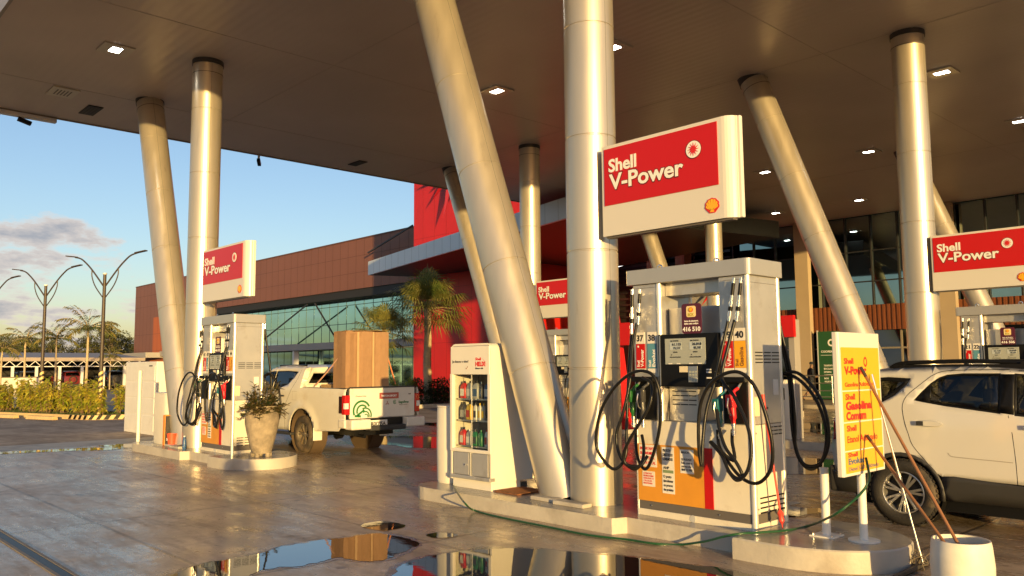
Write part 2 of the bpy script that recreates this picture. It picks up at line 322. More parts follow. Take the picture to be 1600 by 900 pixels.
def childcopy(root, **kw):
    def rec(o, par):
        c = o.copy(); COL.objects.link(c); c.parent = par
        if par is None:
            pass
        for ch in kids.get(o.name, []): rec(ch, c)
        return c
    kids = {}
    for o in bpy.data.objects:
        if o.parent: kids.setdefault(o.parent.name, []).append(o)
    return rec(root, None)
UX, UY, UZ = (1, 0, 0), (0, 1, 0), (0, 0, 1)
def offset_poly(pl_, d):
    n = len(pl_); ar = sum(pl_[i][0]*pl_[(i+1) % n][1]-pl_[(i+1) % n][0]*pl_[i][1] for i in range(n)); sg = 1 if ar > 0 else -1; out = []
    for i in range(n):
        a, b_, c = Vector(pl_[i-1]), Vector(pl_[i]), Vector(pl_[(i+1) % n]); e1, e2 = (b_-a), (c-b_)
        if e1.length < 1e-6 or e2.length < 1e-6: out.append(tuple(b_)); continue
        n1, n2 = Vector((-e1.y, e1.x)).normalized(), Vector((-e2.y, e2.x)).normalized(); m_ = (n1+n2); m_ = m_/max(.4, m_.length_squared)*2
        out.append((b_.x+m_.x*sg*d, b_.y+m_.y*sg*d))
    return out

# ================================================================== SETTING: ground
def sheet(name, poly, z, mt, sub=0):
    b = B(); b.add([(x, y, z) for x, y in poly], [tuple(range(len(poly)))]); o = b.out(name, mt, recalc=False)
    if o.data.polygons[0].normal.z < 0: o.data.flip_normals()
    return tag(o, kind='structure')
sheet('ground', [(-700, -400), (400, -400), (400, 700), (-700, 700)], -.03, asphalt)
sheet('forecourt', [(-20.4, -30), (30, -30), (30, 30.5), (-20.4, 30.5)], 0, apron_m)
sheet('gutter', [(-21.9, -30), (-20.4, -30), (-20.4, 30.5), (-21.9, 30.5)], -.002, gutter)
sheet('road', [(-140, -30), (-21.9, -30), (-21.9, 36), (-140, 36)], -.006, paver)
# entrance walkway in front of the glass hall
b = B().box(-22.5, 14, 30.5, 35.4, 0, .15); tag(b.out('walkway', gutter, bev=.01), kind='structure')
def blob(pts, jit=.05, n=5, seed=1):
    pts = [Vector((x, y, 0)) for x, y in pts]; k = len(pts); out = []
    for i in range(k):
        a, b_, c, d = pts[i-1], pts[i], pts[(i+1) % k], pts[(i+2) % k]
        for j in range(n):
            t = j/n; p = .5*((2*b_)+(c-a)*t+(2*a-5*b_+4*c-d)*t*t+(3*b_-a-3*c+d)*t**3)
            q = p*4.3; p = p+Vector((noise.noise(q+Vector((seed, 0, 0))), noise.noise(q+Vector((0, seed+9, 0))), 0))*jit*1.6
            p += Vector((noise.noise(q*3.1), noise.noise(q*3.1+Vector((5, 5, 5))), 0))*jit*1.1
            out.append((p.x, p.y))
    return out
damp_m = mat('damp_concrete', (.17, .12, .08), rough=.26, spec=.8, var=.35, vscale=5, bump=.08, bscale=9, rvar=.12)
def puddle(pts, jit=.05, seed=1, z=.0045, damp=True):
    c = Vector((sum(p[0] for p in pts)/len(pts), sum(p[1] for p in pts)/len(pts)))
    big = offset_poly([tuple(p) for p in pts], -.05)
    if damp: sheet('damp_patch', blob(big, jit*1.2, 9, seed+3), .002, damp_m)
    sheet('puddle', blob(pts, jit*1.35, 10, seed), z, water)
def pix(l): return [tuple(at(x, y, z=0).xy) for x, y in l]
puddle(pix([(235, 925), (300, 886), (360, 874), (410, 864), (450, 853), (482, 848), (515, 843), (550, 839), (592, 834), (636, 842), (652, 851), (628, 864), (598, 876), (560, 877), (530, 871), (505, 878), (470, 885), (430, 888), (392, 897), (345, 930)]), .022, 3)
puddle(pix([(622, 889), (652, 874), (700, 865), (760, 858), (830, 857), (900, 864), (990, 871), (1060, 880), (1130, 891), (1185, 903), (1230, 925), (1180, 1000), (900, 1050), (640, 1000), (600, 930), (612, 905)]), .025, 5)
puddle(pix([(566, 821), (588, 815), (618, 817), (634, 823), (606, 829), (580, 828)]), .012, 8, damp=False)
puddle(pix([(664, 836), (690, 832), (716, 836), (700, 841), (676, 841)]), .012, 9, damp=False)
puddle([(-20.38, -2), (-20.3, 1.5), (-20.38, 4.0), (-20.1, 5.0), (-19.6, 6.2), (-19.0, 6.0), (-19.5, 5.1), (-19.85, 3.6), (-19.9, 1), (-20.0, -2)], .06, 4)
puddle([(-20.3, 6.2), (-19.9, 7.4), (-18.9, 8.4), (-18.8, 7.3), (-19.3, 6.3)], .06, 5)
puddle([(-16.8, 10.8), (-13.6, 10.9), (-11.6, 12.0), (-12.8, 13.2), (-15.6, 12.9), (-17.3, 12.0)], .14, 6)
puddle([(-20.4, 15.2), (-17.2, 14.9), (-15.0, 15.0), (-15.6, 15.7), (-18, 16.1), (-20.2, 16.2)], .14, 12)
puddle([(-7.6, 12.0), (-6.2, 12.3), (-5.2, 13.4), (-6.6, 14.5), (-8.2, 14.0), (-8.9, 12.9)], .12, 7)
puddle([(-6.6, 8.7), (-5.2, 8.5), (-4.6, 9.1), (-5.6, 9.7), (-6.9, 9.6)], .1, 9)
puddle([(-11.7, 9.2), (-9.7, 8.8), (-8.7, 9.6), (-9.9, 10.6), (-11.6, 10.3)], .1, 17)
puddle([(-13.9, 20.2), (-10.0, 19.6), (-7.0, 20.4), (-8.5, 22.8), (-12.0, 23.4), (-14.3, 22.1)], .2, 19)
# long drainage channel with a slotted cover, near the camera's left
dr = B(); dr.box(-22, 4, 2.02, 2.055, -.002, .010); dr.box(-22, 4, 2.135, 2.165, -.002, .010)
o = dr.out('drain_channel', mat('drain_edge', (.23, .19, .14), rough=.6, var=.2, vscale=9), bev=.003); tag(o, 'long narrow drainage channel set into the concrete forecourt', 'drain')
gr = B().box(-22, 4, 2.057, 2.133, .001, .005)
gr.out('slotted_cover', black, o)

# ================================================================== islands
def island(name, dx, dy, endx, label):
    z = .16
    A = [(endx+.0, 7.9), (endx-.0, 6.9)]
    f = []
    for k in range(7):
        a = radians(180+90*k/6); f.append((endx+.36+.36*cos(a), 6.57+.36+.36*sin(a)))
    f += [(-5.56, 6.57), (-5.49, 6.73), (-4.1, 6.73)]
    top = [(-4.1, 7.85), (endx+.4, 7.95)]
    for k in range(1, 6):
        a = radians(90+90*k/6); top.append((endx+.36+.36*cos(a), 7.59+.36*sin(a)))
    poly = f+top
    t = thing(name, label, 'pump island', (dx, dy, 0), 0, 'raised concrete pump islands')
    b = B(); n = len(poly); vs = [(x, y, 0) for x, y in poly]+[(x, y, z) for x, y in poly]
    b.add(vs, [(i, (i+1) % n, n+(i+1) % n, n+i) for i in range(n)])
    b.out('kerb_face', concrete, t)
    p2 = [(x, y) for x, y in poly]
    b = B(); b.add([(x, y, z) for x, y in p2], [tuple(range(n))]); b.out('island_top', islandtop, t)
    # half-round end platform, same height class but a step proud
    c = [(-4.12, 6.5)]
    for k in range(0, 19):
        a = radians(-90+180*k/18); c.append((-3.75+.87*cos(a)*1.0, 7.2+.70*sin(a)))
    c += [(-4.12, 7.9)]
    n = len(c); zt = .185; r = .012
    b = B(); vs = [(x, y, 0) for x, y in c]+[(x, y, zt-r) for x, y in c]+[(-3.75+(x+3.75)*.985, 7.2+(y-7.2)*.985, zt) for x, y in c]
    b.add(vs, [(i, (i+1) % n, n+(i+1) % n, n+i) for i in range(n)]+[(n+i, n+(i+1) % n, 2*n+(i+1) % n, 2*n+i) for i in range(n)], True)
    e = b.out('rounded_end', concrete, t)
    b = B(); b.add(vs[2*n:], [tuple(range(n))]); b.out('end_top', islandtop, e)
    return t
OFF = {'near': (0, 0), 'left': (-10.3, -.38), 'right2': (.28, 9.15), 'left2': (-10.5, 9.35), 'right3': (.1, 18.4), 'left3': (-10.5, 18.3)}
island('pump_island', 0, 0, -9.08, 'nearest pale concrete pump island, under the big dispenser and oil cabinet')
island('pump_island', *OFF['left'], -8.45, 'pump island on the left under the urn planter and second dispenser')
island('pump_island', *OFF['right2'], -9.2, 'pump island beyond the white compact suv at the right')
island('pump_island', *OFF['left2'], -8.6, 'pump island behind the oil cabinet, in the second row by the red tower')
island('pump_island', *OFF['right3'], -9.0, 'farthest pump island on the right, close to the glass hall')
island('pump_island', *OFF['left3'], -8.6, 'farthest pump island in the middle, close to the glass hall')

# ================================================================== canopy
CZ = 8.15
def ceilmat():
    m = bpy.data.materials.new('canopy_soffit'); m.use_nodes = True; nt = m.node_tree; b = nt.nodes['Principled BSDF']
    g = N(nt, 'ShaderNodeNewGeometry'); s = N(nt, 'ShaderNodeSeparateXYZ'); LK(nt, g.outputs['Position'], s.inputs[0])
    w = M(nt, 'SINE', M(nt, 'MULTIPLY', s.outputs[1], 2*pi/.2)); pn = N(nt, 'ShaderNodeTexNoise', i_Scale=.35, i_Detail=3.0); LK(nt, g.outputs['Position'], pn.inputs[0])
    h = M(nt, 'ADD', M(nt, 'MULTIPLY', w, .0035), M(nt, 'MULTIPLY', pn.outputs[0], .06))
    bn = N(nt, 'ShaderNodeBump', i_Strength=.6, i_Distance=.6); LK(nt, h, bn.inputs['Height']); LK(nt, bn.outputs[0], b.inputs['Normal'])
    r = N(nt, 'ShaderNodeMapRange', i_1=.3, i_2=.7, i_3=.92, i_4=1.08); LK(nt, pn.outputs[0], r.inputs[0])
    mm = N(nt, 'ShaderNodeMix', data_type='RGBA', blend_type='MULTIPLY'); mm.inputs[0].default_value = 1; mm.inputs[6].default_value = (.60, .505, .42, 1); LK(nt, r.outputs[0], mm.inputs[7]); LK(nt, mm.outputs[2], b.inputs['Base Color'])
    b.inputs['Roughness'].default_value = .42; b.inputs['Metallic'].default_value = .0
    return m
CX0, CX1, CY0, CY1 = -22.9, -3.0, 3.1, 35.36
cn = thing('canopy_roof', 'huge flat grey canopy roof over the fuel pumps, carried by slanted columns', 'canopy')
b = B(); b.add([(CX0, CY0, CZ), (CX1, CY0, CZ), (CX1, CY1, CZ), (CX0, CY1, CZ)], [(0, 1, 2, 3)]); o = b.out('ceiling', ceilmat(), cn, recalc=False)
if o.data.polygons[0].normal.z > 0: o.data.flip_normals()
b = B(); b.box(CX0, CX1, CY0, CY1, CZ+.01, CZ+.9); b.out('roof_slab', fascia, cn)
b = B()
b.box(CX0-.06, CX0-.002, CY0-.06, CY1, CZ-.03, CZ+.95); b.box(CX0, CX1, CY0-.06, CY0-.002, CZ-.03, CZ+.95); b.box(CX1+.002, CX1+.06, CY0-.06, CY1, CZ-.03, CZ+.95)
b.out('edge_trim', mat('edge_trim', (.30, .27, .23), rough=.4, metal=.3), cn)
b = B()
for x in (-7.65, -15.0, -20.2): b.box(x-.005, x+.005, CY0, CY1, CZ-.006, CZ-.001)
for y in (8.9, 16.1, 27.0): b.box(CX0, CX1, y-.004, y+.004, CZ-.0065, CZ-.0015)
b.out('seam_strip', mat('seam', (.50, .425, .355), rough=.5), cn)

# downlights
lens = mat('lamp_lens', (.9, .9, .9), rough=.3, emit=(1, .98, .92), es=16)
plate = mat('lamp_plate', (.62, .56, .46), rough=.35, metal=.3)
fr = B(); fr.box(-.29, .29, -.29, -.10, -.03, 0); fr.box(-.29, .29, .10, .29, -.03, 0); fr.box(-.29, -.15, -.10, .10, -.03, 0); fr.box(.15, .29, -.10, .10, -.03, 0)
spots = [(-17.1, 5.15, 'square lit downlight in the canopy, nearest the left pair of columns'),
         (-11.1, 8.45, 'lit downlight at the very top edge of the picture, between both near column pairs'),
         (-13.85, 12.55, 'lit square downlight just right of the big leaning column'),
         (-10.34, 12.55, 'lit downlight half hidden by the nearest upright column'),
         (-6.38, 19.1, 'lit downlight close to the upright column behind the white suv'),
         (-6.36, 24.6, 'lit downlight at the right edge of the picture'),
         (-10.44, 24.68, 'lit downlight between the leaning and upright columns on the right, nearer one'),
         (-13.92, 24.7, 'lit downlight over the top end of the right-hand leaning column'),
         (-13.92, 31.8, 'far lit downlight between the right-hand leaning and upright columns'),
         (-17.5, 31.8, 'far lit downlight above the tan pillar'),
         (-21.04, 31.7, 'far lit downlight just under the large hanging fuel sign')]
proto = None
for x, y, lab in spots:
    if proto is None:
        t = thing('ceiling_light', lab, 'downlight', (x, y, CZ-.007), 0, 'downlights in the canopy'); fr.out('frame', plate, t, bev=.004)
        B().box(-.145, .145, -.095, .095, -.018, -.004).out('lens', lens, t)
        proto = t
    else:
        t = childcopy(proto); t.location = (x, y, CZ-.007); t['label'] = lab
# unlit hatch, slots, tiny sensors and cameras at the canopy edge
o = B().box(-.36, .36, -.28, .28, -.03, 0).out('access_hatch', plate, bev=.006); o.location = (-20.62, 5.1, CZ-.004); tag(o, 'pale rectangular access plate in the canopy ceiling, left of the lit downlight', 'hatch')
g_ = B()
for k in range(5): g_.box(-.2, .2, -.16+k*.07, -.13+k*.07, -.034, -.029)
g_.out('grille', bandgrey, o)
for x, y, w, d, lab in ((-21.65, 6.0, .42, .17, 'black rectangular slot vent in the ceiling above the left columns'), (-21.85, 13.85, .34, .15, 'small black slot vent in the ceiling between left columns and red tower')):
    o = B().box(-w, w, -d, d, -.02, 0).out('slot_vent', black, bev=.004); o.location = (x, y, CZ-.004); tag(o, lab, 'vent')
    q = B()
    for k in range(4): q.box(-w+.03, w-.03, -d+.04+k*d*.45, -d+.06+k*d*.45, -.026, -.019)
    q.out('louvre', darkring, o)
def edgecam(x, y, rz, lab):
    t = thing('security_camera', lab, 'camera', (x, y, CZ-.03), rz)
    B().cyl((0, 0, 0), (0, 0, -.12), .035, seg=12).out('bracket', white, t)
    B().obox((0, .06, -.2), (.05, 0, 0), (0, .15, -.04), (0, .015, .05)).out('housing', black, t, bev=.01)
edgecam(-22.93, 4.78, 0, 'small black camera hanging from the canopy edge at the far left')
edgecam(-22.9, 11.05, 1.0, 'small black camera hanging from the canopy edge right of the left columns')
t = thing('conduit_tray', 'white tray along the canopy edge at the top left', 'tray'); B().box(-23.02, -22.86, 3.2, 5.55, CZ-.14, CZ-.04).out('tray', fascia, t, bev=.01)
B().box(-22.99, -22.89, 3.6, 3.8, CZ-.2, CZ-.13).out('clamp', plate, t)

# ================================================================== columns
seamgrey = mat('seam_grey', (.20, .18, .15), rough=.5)
def column(base, top, lab, R=.3, name='canopy_column', zr=(1.52, 2.87, 4.22, 5.57, 6.92)):
    t = thing(name, lab, 'column', base, 0, 'silver columns carrying the canopy')
    p, q = Vector((0, 0, 0)), Vector(top)-Vector(base); L = q.length; ax = q/L
    prof = [(R, 0)]
    for z in zr:
        h = z/ax.z
        if h < L-.3: prof += [(R, h-.012), (R-.008, h-.006), (R-.008, h+.006), (R, h+.012)]
    prof += [(R, L+.12)]
    b = B(); b.lathe(prof, p-ax*(.0), ax, 64)
    side = ax.cross(Vector((0, 0, 1))) if abs(ax.z) < .999 else Vector((.6, -.8, 0))
    b.out('shaft', silver, t)
    # seam of the cladding halves
    dd = Vector((.93, -.12, 0)).normalized(); dd = (dd-ax*dd.dot(ax)).normalized()
    s = B(); s.bar(p+dd*(R-.001), q+dd*(R-.001), .006, .004); s.out('cladding_seam', seamgrey, t)
    c = B(); c.lathe([(R+.004, L-.10), (R+.014, L-.10), (R+.014, L+.1)], p, ax, 64); c.lathe([(R+.003, L-.30), (R+.006, L-.30), (R+.006, L-.29), (R+.003, L-.29)], p, ax, 64)
    c.out('top_collar', darkring, t)
    bl = B()
    if ax.z < .999: bl.box(-.34, .22, -.36, -.12, -.17, .045-.17+.0)
    return t
def pair(dx, dy, labs, lean=2.88, dtop=(0, 0)):
    v = column((-6.35+dx, 7.25+dy, .16), (-6.35+dx, 7.25+dy, CZ), labs[0])
    l = column((-6.82+dx, 7.25+dy, .13), (-6.86-lean+dx, 7.25+dy, CZ), labs[1])
    s = thing('base_pads', labs[2], 'footing', (dx, dy, .16))
    B().box(-7.02, -6.62, 6.84, 6.98, 0, .045).out('pad', concrete, s, bev=.008); B().box(-6.60, -6.14, 6.78, 6.93, 0, .045).out('pad', concrete, s, bev=.008)
pair(0, 0, ('nearest upright silver column, in front of the big dispenser', 'huge leaning silver column beside the oil cabinet', 'two thin concrete pads at the foot of the nearest column pair'))
pair(-10.24, -.42, ('upright silver column on the left pump island, holding a fuel sign', 'leaning silver column farthest left against the sky', 'thin concrete pads at the foot of the left column pair'))
pair(.3, 9.1, ('upright silver column behind the white suv, holding the right-hand fuel sign', 'leaning silver column right of the large fuel sign', 'concrete pads at the foot of the columns behind the white suv'))
pair(-10.52, 9.3, ('upright silver column seen between the huge leaning column and the nearest upright one', 'slimmer-looking leaning column behind the huge one, beside the red tower', 'concrete pads at the column pair behind the oil cabinet'), lean=3.1)
pair(.15, 18.35, ('upright column of the far row, just outside the right picture edge', 'leaning column at the far right behind the fuel sign', 'concrete pads at the far right column pair'), lean=3.0)
pair(-10.0, 18.0, ('upright column rising right above the big dispenser top', 'leaning column seen above the left end of the big dispenser top', 'concrete pads at the far middle column pair'))

# ================================================================== glass hall behind the canopy
def mirrormat(name, c, rough, metal=1.0, wob=.012):
    m = mat(name, c, rough=rough, metal=metal, bump=wob, bscale=.7, var=.10, vscale=.35); return m
hallglass = mirrormat('hall_glass', (.30, .40, .41), .03)
tealglass = mirrormat('teal_glass', (.42, .68, .70), .05, wob=.035)
mull = mat('mullion', (.04, .04, .042), rough=.4, metal=.4)
FY = 35.5
hall = thing('glass_hall', 'dark glass entrance hall with wood band and tan pillars behind the pumps', 'building')
b = B().box(-27, 14, FY, FY+.05, 4.23, 8.9); b.out('upper_glass', hallglass, hall)
b = B()
for i in range(37): x = -26.4+i*1.13; b.box(x-.03, x+.03, FY-.09, FY-.001, 4.23, 8.14)
for z in (5.27, 6.6): b.box(-27, 14, FY-.05, FY-.002, z-.025, z+.025)
b.out('mullion', mull, hall)
ws = mat('wood_slats', (.17, .055, .02), rough=.45, var=.35, vscale=5, stretch=(4, 1, .05))
b = B().box(-21.5, 14, FY-.28, FY+.02, 3.15, 4.228)
for i in range(176): x = -21.45+i*.2; b.box(x, x+.10, FY-.31, FY-.279, 3.15, 4.228)
b.out('wood_band', ws, hall)
b = B().box(-21.5, 14, FY-.05, FY, .15, 3.15); b.out('lower_glass', mirrormat('door_glass', (.10, .115, .11), .04), hall)
b = B()
for x in (-20.2, -18.9, -16.4, -15.2, -14.0, -12.7, -10.6, -9.2, -7.8, -6.2, -4.5, -2.8, 0): b.box(x-.035, x+.035, FY-.11, FY-.051, .15, 3.14)
b.box(-21.5, 14, FY-.1, FY-.052, 2.35, 2.42); b.out('door_frame', mat('door_frame', (.35, .30, .22), rough=.4, metal=.4), hall)
for x in (-18.05, -11.95, -5.8, .4): B().box(x-.32, x+.32, FY-.62, FY-.32, .15, CZ).out('pillar', tan, hall, bev=.01)
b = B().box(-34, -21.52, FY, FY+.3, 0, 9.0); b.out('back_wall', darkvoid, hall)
b = B()
for i in range(14): b.box(-30.5, -22, FY-.12, FY-.02, 3.0+i*.33, 3.12+i*.33)
b.out('louvre', mat('louvre_dark', (.04, .045, .05), rough=.25, metal=.6), hall)
for x in (-26.1, -24.3): B().box(x-.28, x+.28, FY-1.1, FY-.5, .0, CZ).out('wood_pillar', ws, hall)
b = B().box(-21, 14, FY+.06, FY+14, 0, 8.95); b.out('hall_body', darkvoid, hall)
# glowing bars added in place of reflected white streaks by the entrance
for p, q, lab in (((960, 418), (1012, 404), 'thin glowing bar added for a reflected white streak in the dark entrance, left of the big dispenser top'), ((1022, 405), (1036, 406), 'short glowing bar added for a reflected white streak in the dark entrance above the dispenser top')):
    a, c = at(*p, Y=34.0), at(*q, Y=33.6)
    o = B().bar(a, c, .05, .05).out('streak_bar', mat('streak_glow', (.8, .8, .8), emit=(1, .98, .95), es=1.2)); tag(o, lab, 'light streak')

# green banner
t = thing('green_banner', 'tall green banner with white lettering beside the tan pillar', 'banner', (-17.36, 34.8, .2))
B().box(0, 1.2, 0, .03, 0, 2.95).out('cloth', greenban, t)
B().box(-.05, 0, -.01, .05, -.02, 3.0).out('frame', trimmetal, t); 
b = B()
b.prism([(.5*1+.16*cos(radians(a)), 2.45+.16*sin(radians(a))) for a in range(40, 321, 20)]+[(.5+.09*cos(radians(a)), 2.45+.09*sin(radians(a))) for a in range(320, 39, -20)], (.1, -.004, 0), UX, UZ, .004)
for s_, z, w, h in (('COOPERCITRUS', 2.02, .95, .09), ('TRANSPORTADORAS', 1.42, .62, .07), ('BIOCOLANTES', 1.28, .5, .07), ('ESTERNA', 1.14, .34, .07), ('AGROTEXTIL', 1.0, .5, .07), ('BIOS', .86, .2, .07), ('VEGETAIS', .72, .36, .07), ('20000-7000', .34, .5, .08), ('COOPER', .2, .4, .06)):
    text(b, s_, (.12 if z > 1.9 else .22 if z > .5 else .5, -.003, z), w, h, bold=.02)
b.box(.1, 1.1, -.006, -.002, 1.9, 1.915)
b.out('lettering', white_t, t)
# railing, person comes later
t = thing('railing', 'low stainless railing along the walkway in front of the green banner', 'railing', (0, 32.0, .15))
for x in (-20.2, -18.6, -17.0, -15.45): B().cyl((x, 0, 0), (x, 0, 1.1), .025, seg=10).out('post', steelrail, t)
b = B()
for z in (1.1, .8, .5, .25): b.cyl((-20.3, 0, z), (-15.4, 0, z), .02 if z < 1 else .025, seg=8)
b.out('rail', steelrail, t)

# red star sculpture and its grey panel in the entrance
def star(c, R, n, seed, fl=.35, depth=.5):
    rnd = random.Random(seed); b = B(); c = Vector(c)
    for i in range(n):
        a = 2*pi*i/n+rnd.uniform(-.12, .12); L = R*rnd.uniform(.6, 1.0); d = Vector((cos(a), -fl*rnd.uniform(.2, 1), sin(a))).normalized()
        s = d.cross(Vector((0, 1, 0))).normalized(); u = d.cross(s); w = R*.13
        tip = c+d*L; base = [c+s*w, c+u*w*.7, c-s*w, c-u*w*.7]
        b.add(base+[tip], [(0, 1, 4), (1, 2, 4), (2, 3, 4), (3, 0, 4)])
    return b
t = thing('star_sculpture', 'small red spiked star on a grey panel, seen through the big dispenser', 'sculpture', (-19.4, 30.0, 4.95))
star((0, -.15, 0), .95, 9, 5).out('star', red, t); B().box(-1.35, .6, 0, .12, -.95, 1.05).out('back_panel', greyclad, t); B().box(-.5, -.3, .02, .1, -4.8, -.95).out('post', greyclad, t)

def spikes(c, sp_):
    b = B(); c = Vector(c)
    for a, L in sp_:
        a = radians(a); d = Vector((cos(a), -.22, sin(a))).normalized(); s = d.cross(Vector((0, 1, 0))).normalized(); u = d.cross(s); w = .30
        b.add([c+s*w, c+u*w, c-s*w, c-u*w, c+d*L], [(0, 1, 4), (1, 2, 4), (2, 3, 4), (3, 0, 4)])
    return b
# ================================================================== red tower with star and white awning
tw = thing('red_tower', 'tall bright red tower block with a spiked star, left of the glass hall', 'tower', (-39.5, 29.0, 0))
b = B().box(0, 9.9, 0, 6.2, 0, 15.5); b.out('wall', redwall, tw)
b = B()
for i in range(9): b.box(1.1*i+.9, 1.1*i+.915, -.004, -.001, 0, 15.5)
for z in (3.1, 6.2, 9.3, 12.4): b.box(0, 9.9, -.0045, -.0015, z, z+.015)
b.out('panel_joint', mat('red_joint', (.22, .01, .008), rough=.6), tw)
sc = at(703, 268, Y=28.6)
spikes((sc.x+39.5, -.25, sc.z+.1), [(270, 3.0), (232, 2.2), (212, 1.6), (190, 2.4), (160, 2.9), (130, 2.4), (95, 3.0), (60, 2.3), (25, 2.8), (-10, 2.0), (-40, 2.6), (-64, 1.9)]).out('star', mat('star_red', (.26, .008, .015), rough=.25), tw)
A_, B_ = at(574, 407, z=7.75), at(846, 352, z=7.0); A2 = at(575, 430, z=7.0)
dx = (B_-A2); dx.z = 0; L = dx.length; ux = dx.normalized(); uy = Vector((-ux.y, ux.x, 0))
aw = thing('entrance_awning', 'long white fascia awning crossing in front of the red tower', 'awning', (A2.x, A2.y, 7.0), atan2(ux.y, ux.x))
B().box(0, L+2, 0, .12, 0, .78).out('fascia_board', fascia, aw)
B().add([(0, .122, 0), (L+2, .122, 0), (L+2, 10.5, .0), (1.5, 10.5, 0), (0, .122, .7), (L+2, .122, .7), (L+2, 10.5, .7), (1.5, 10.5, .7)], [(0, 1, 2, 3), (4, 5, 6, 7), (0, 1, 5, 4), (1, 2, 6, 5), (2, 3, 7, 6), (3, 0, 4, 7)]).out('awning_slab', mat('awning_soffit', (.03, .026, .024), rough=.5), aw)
b = B()
for i in range(1, 24): b.box(i*.9, i*.9+.015, -.004, -.001, 0, .78)
b.out('joint', mat('joint_grey', (.3, .3, .3), rough=.6), aw)

# ================================================================== long brown building
bb = thing('brown_building', 'long brown clad building with a teal glass front, across the road', 'building', (0, 36, 0))
XA, XB = -107.9, -28.5
b = B().box(XA, XB, 0, 30, 8.1, 12.1); b.box(XA, -98.2, .002, 29, 0, 8.1); b.out('brown_wall', brownclad, bb)
b = B()
for i in range(66): x = XA+1.2*i+.6; b.box(x, x+.025, -.006, -.001, 8.1, 12.1)
for i in range(8): x = XA+1.2*i+.6; b.box(x, x+.025, -.006, -.001, 0, 8.1)
for z in (9.4, 10.75): b.box(XA, XB, -.0065, -.0015, z, z+.025)
for z in (2, 4, 6): b.box(XA, -98.2, -.0065, -.0015, z, z+.025)
b.out('cladding_joint', mat('brown_joint', (.07, .025, .015), rough=.6), bb)
B().box(XA, XB, -.05, .0, 12.1, 12.2).out('roof_trim', mat('brown_trim', (.12, .05, .03)), bb)
B().box(-98.1, XB, 1.2, 1.4, 3.9, 8.1).out('upper_glazing', tealglass, bb)
B().box(-98.1, XB, 1.2, 1.4, 0, 3.3).out('lower_glazing', mirrormat('teal_glass_low', (.22, .42, .40), .05), bb)
b = B()
for i in range(52): x = -98.0+1.35*i; b.box(x-.025, x+.025, 1.185, 1.199, 3.9, 7.6); b.box(x-.025, x+.025, 1.185, 1.199, 0, 3.3)
for z in (5.45, 7.0): b.box(-98, XB, 1.18, 1.198, z-.025, z+.025)
b.out('mullion', mat('thin_mullion', (.05, .09, .09), rough=.4), bb)
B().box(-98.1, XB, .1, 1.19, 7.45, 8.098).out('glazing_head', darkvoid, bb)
B().box(-98.1, XB, -.4, 1.19, 3.32, 3.88).out('ledge', greyclad, bb)
B().box(-101.5, -98.15, -.004, .3, 3.7, 8.0).out('orange_panel', orangewall, bb)
B().box(-105.8, -98.0, -2.0, -.008, 3.15, 3.75).out('porch_slab', greyclad, bb)
B().box(-101.5, -97, -.3, -.009, 0, 2.9).out('orange_base', orangewall, bb)
for x in (-66.5, -57.2): B().box(x-.12, x+.12, -.3, .2, 0, 3.3).out('post', fascia, bb)
for p, q in (((480, 476), (404, 537)), ((492, 474), (527, 533)), ((575, 395), (645, 352))):
    B().bar(at(*p, Y=35.2)-Vector((0, 36, 0)), at(*q, Y=35.2)-Vector((0, 36, 0)), .10, .10).out('brace_cable', mull, bb)

# ================================================================== fuel signs
def pecten(b1, b2, o, ux, uy, s):
    """scallop emblem: red outline prism in b1, yellow ribs in b2; s = height"""
    n = Vector(ux).cross(Vector(uy)).normalized()
    def fan(r, lob, y0, wf, m=7):
        pts = []
        for i in range(m):
            a0 = radians(205-230*i/m); a1 = radians(205-230*(i+1)/m)
            for k in range(5):
                a = a0+(a1-a0)*k/4; rr = r*(1+lob*sin(pi*k/4)); pts.append((rr*cos(a)*1.04, y0+rr*sin(a)))
        pts += [(wf, -r*.95), (-wf, -r*.95)]
        return pts
    r = s*.46
    b1.prism([(x, y+s*.48) for x, y in fan(r, .09, 0, r*.42)], Vector(o), ux, uy, .004)
    m = 7
    for i in range(m):
        a0 = radians(200-220*i/m-3.2); a1 = radians(200-220*(i+1)/m+3.2); am = (a0+a1)/2; rr = r*.86
        base = (0.16*r*cos(am), -r*.55)
        p = [(base[0]-r*.05, base[1]), (rr*cos(a0), rr*sin(a0)), (rr*1.09*cos(am), rr*1.09*sin(am)), (rr*cos(a1), rr*sin(a1)), (base[0]+r*.05, base[1])]
        b2.prism([(x, y+s*.48) for x, y in p], Vector(o)+n*.0045, ux, uy, .003)
    b2.prism([(-r*.33, -r*.82+s*.48), (r*.33, -r*.82+s*.48), (r*.2, -r*.5+s*.48), (-r*.2, -r*.5+s*.48)], Vector(o)+n*.0042, ux, uy, .003)
def burst(b1, b2, c, ux, uy, r):
    n = Vector(ux).cross(Vector(uy)).normalized(); c = Vector(c)
    b1.prism([(r*cos(2*pi*k/28), r*sin(2*pi*k/28)) for k in range(28)], c, ux, uy, .003)
    m = 12; pts = []
    for i in range(m): a = 2*pi*i/m; pts += [(r*.80*cos(a), r*.80*sin(a)), (r*.34*cos(a+.14), r*.34*sin(a+.14))]
    b2.prism(pts, c+n*.0035, ux, uy, .003)
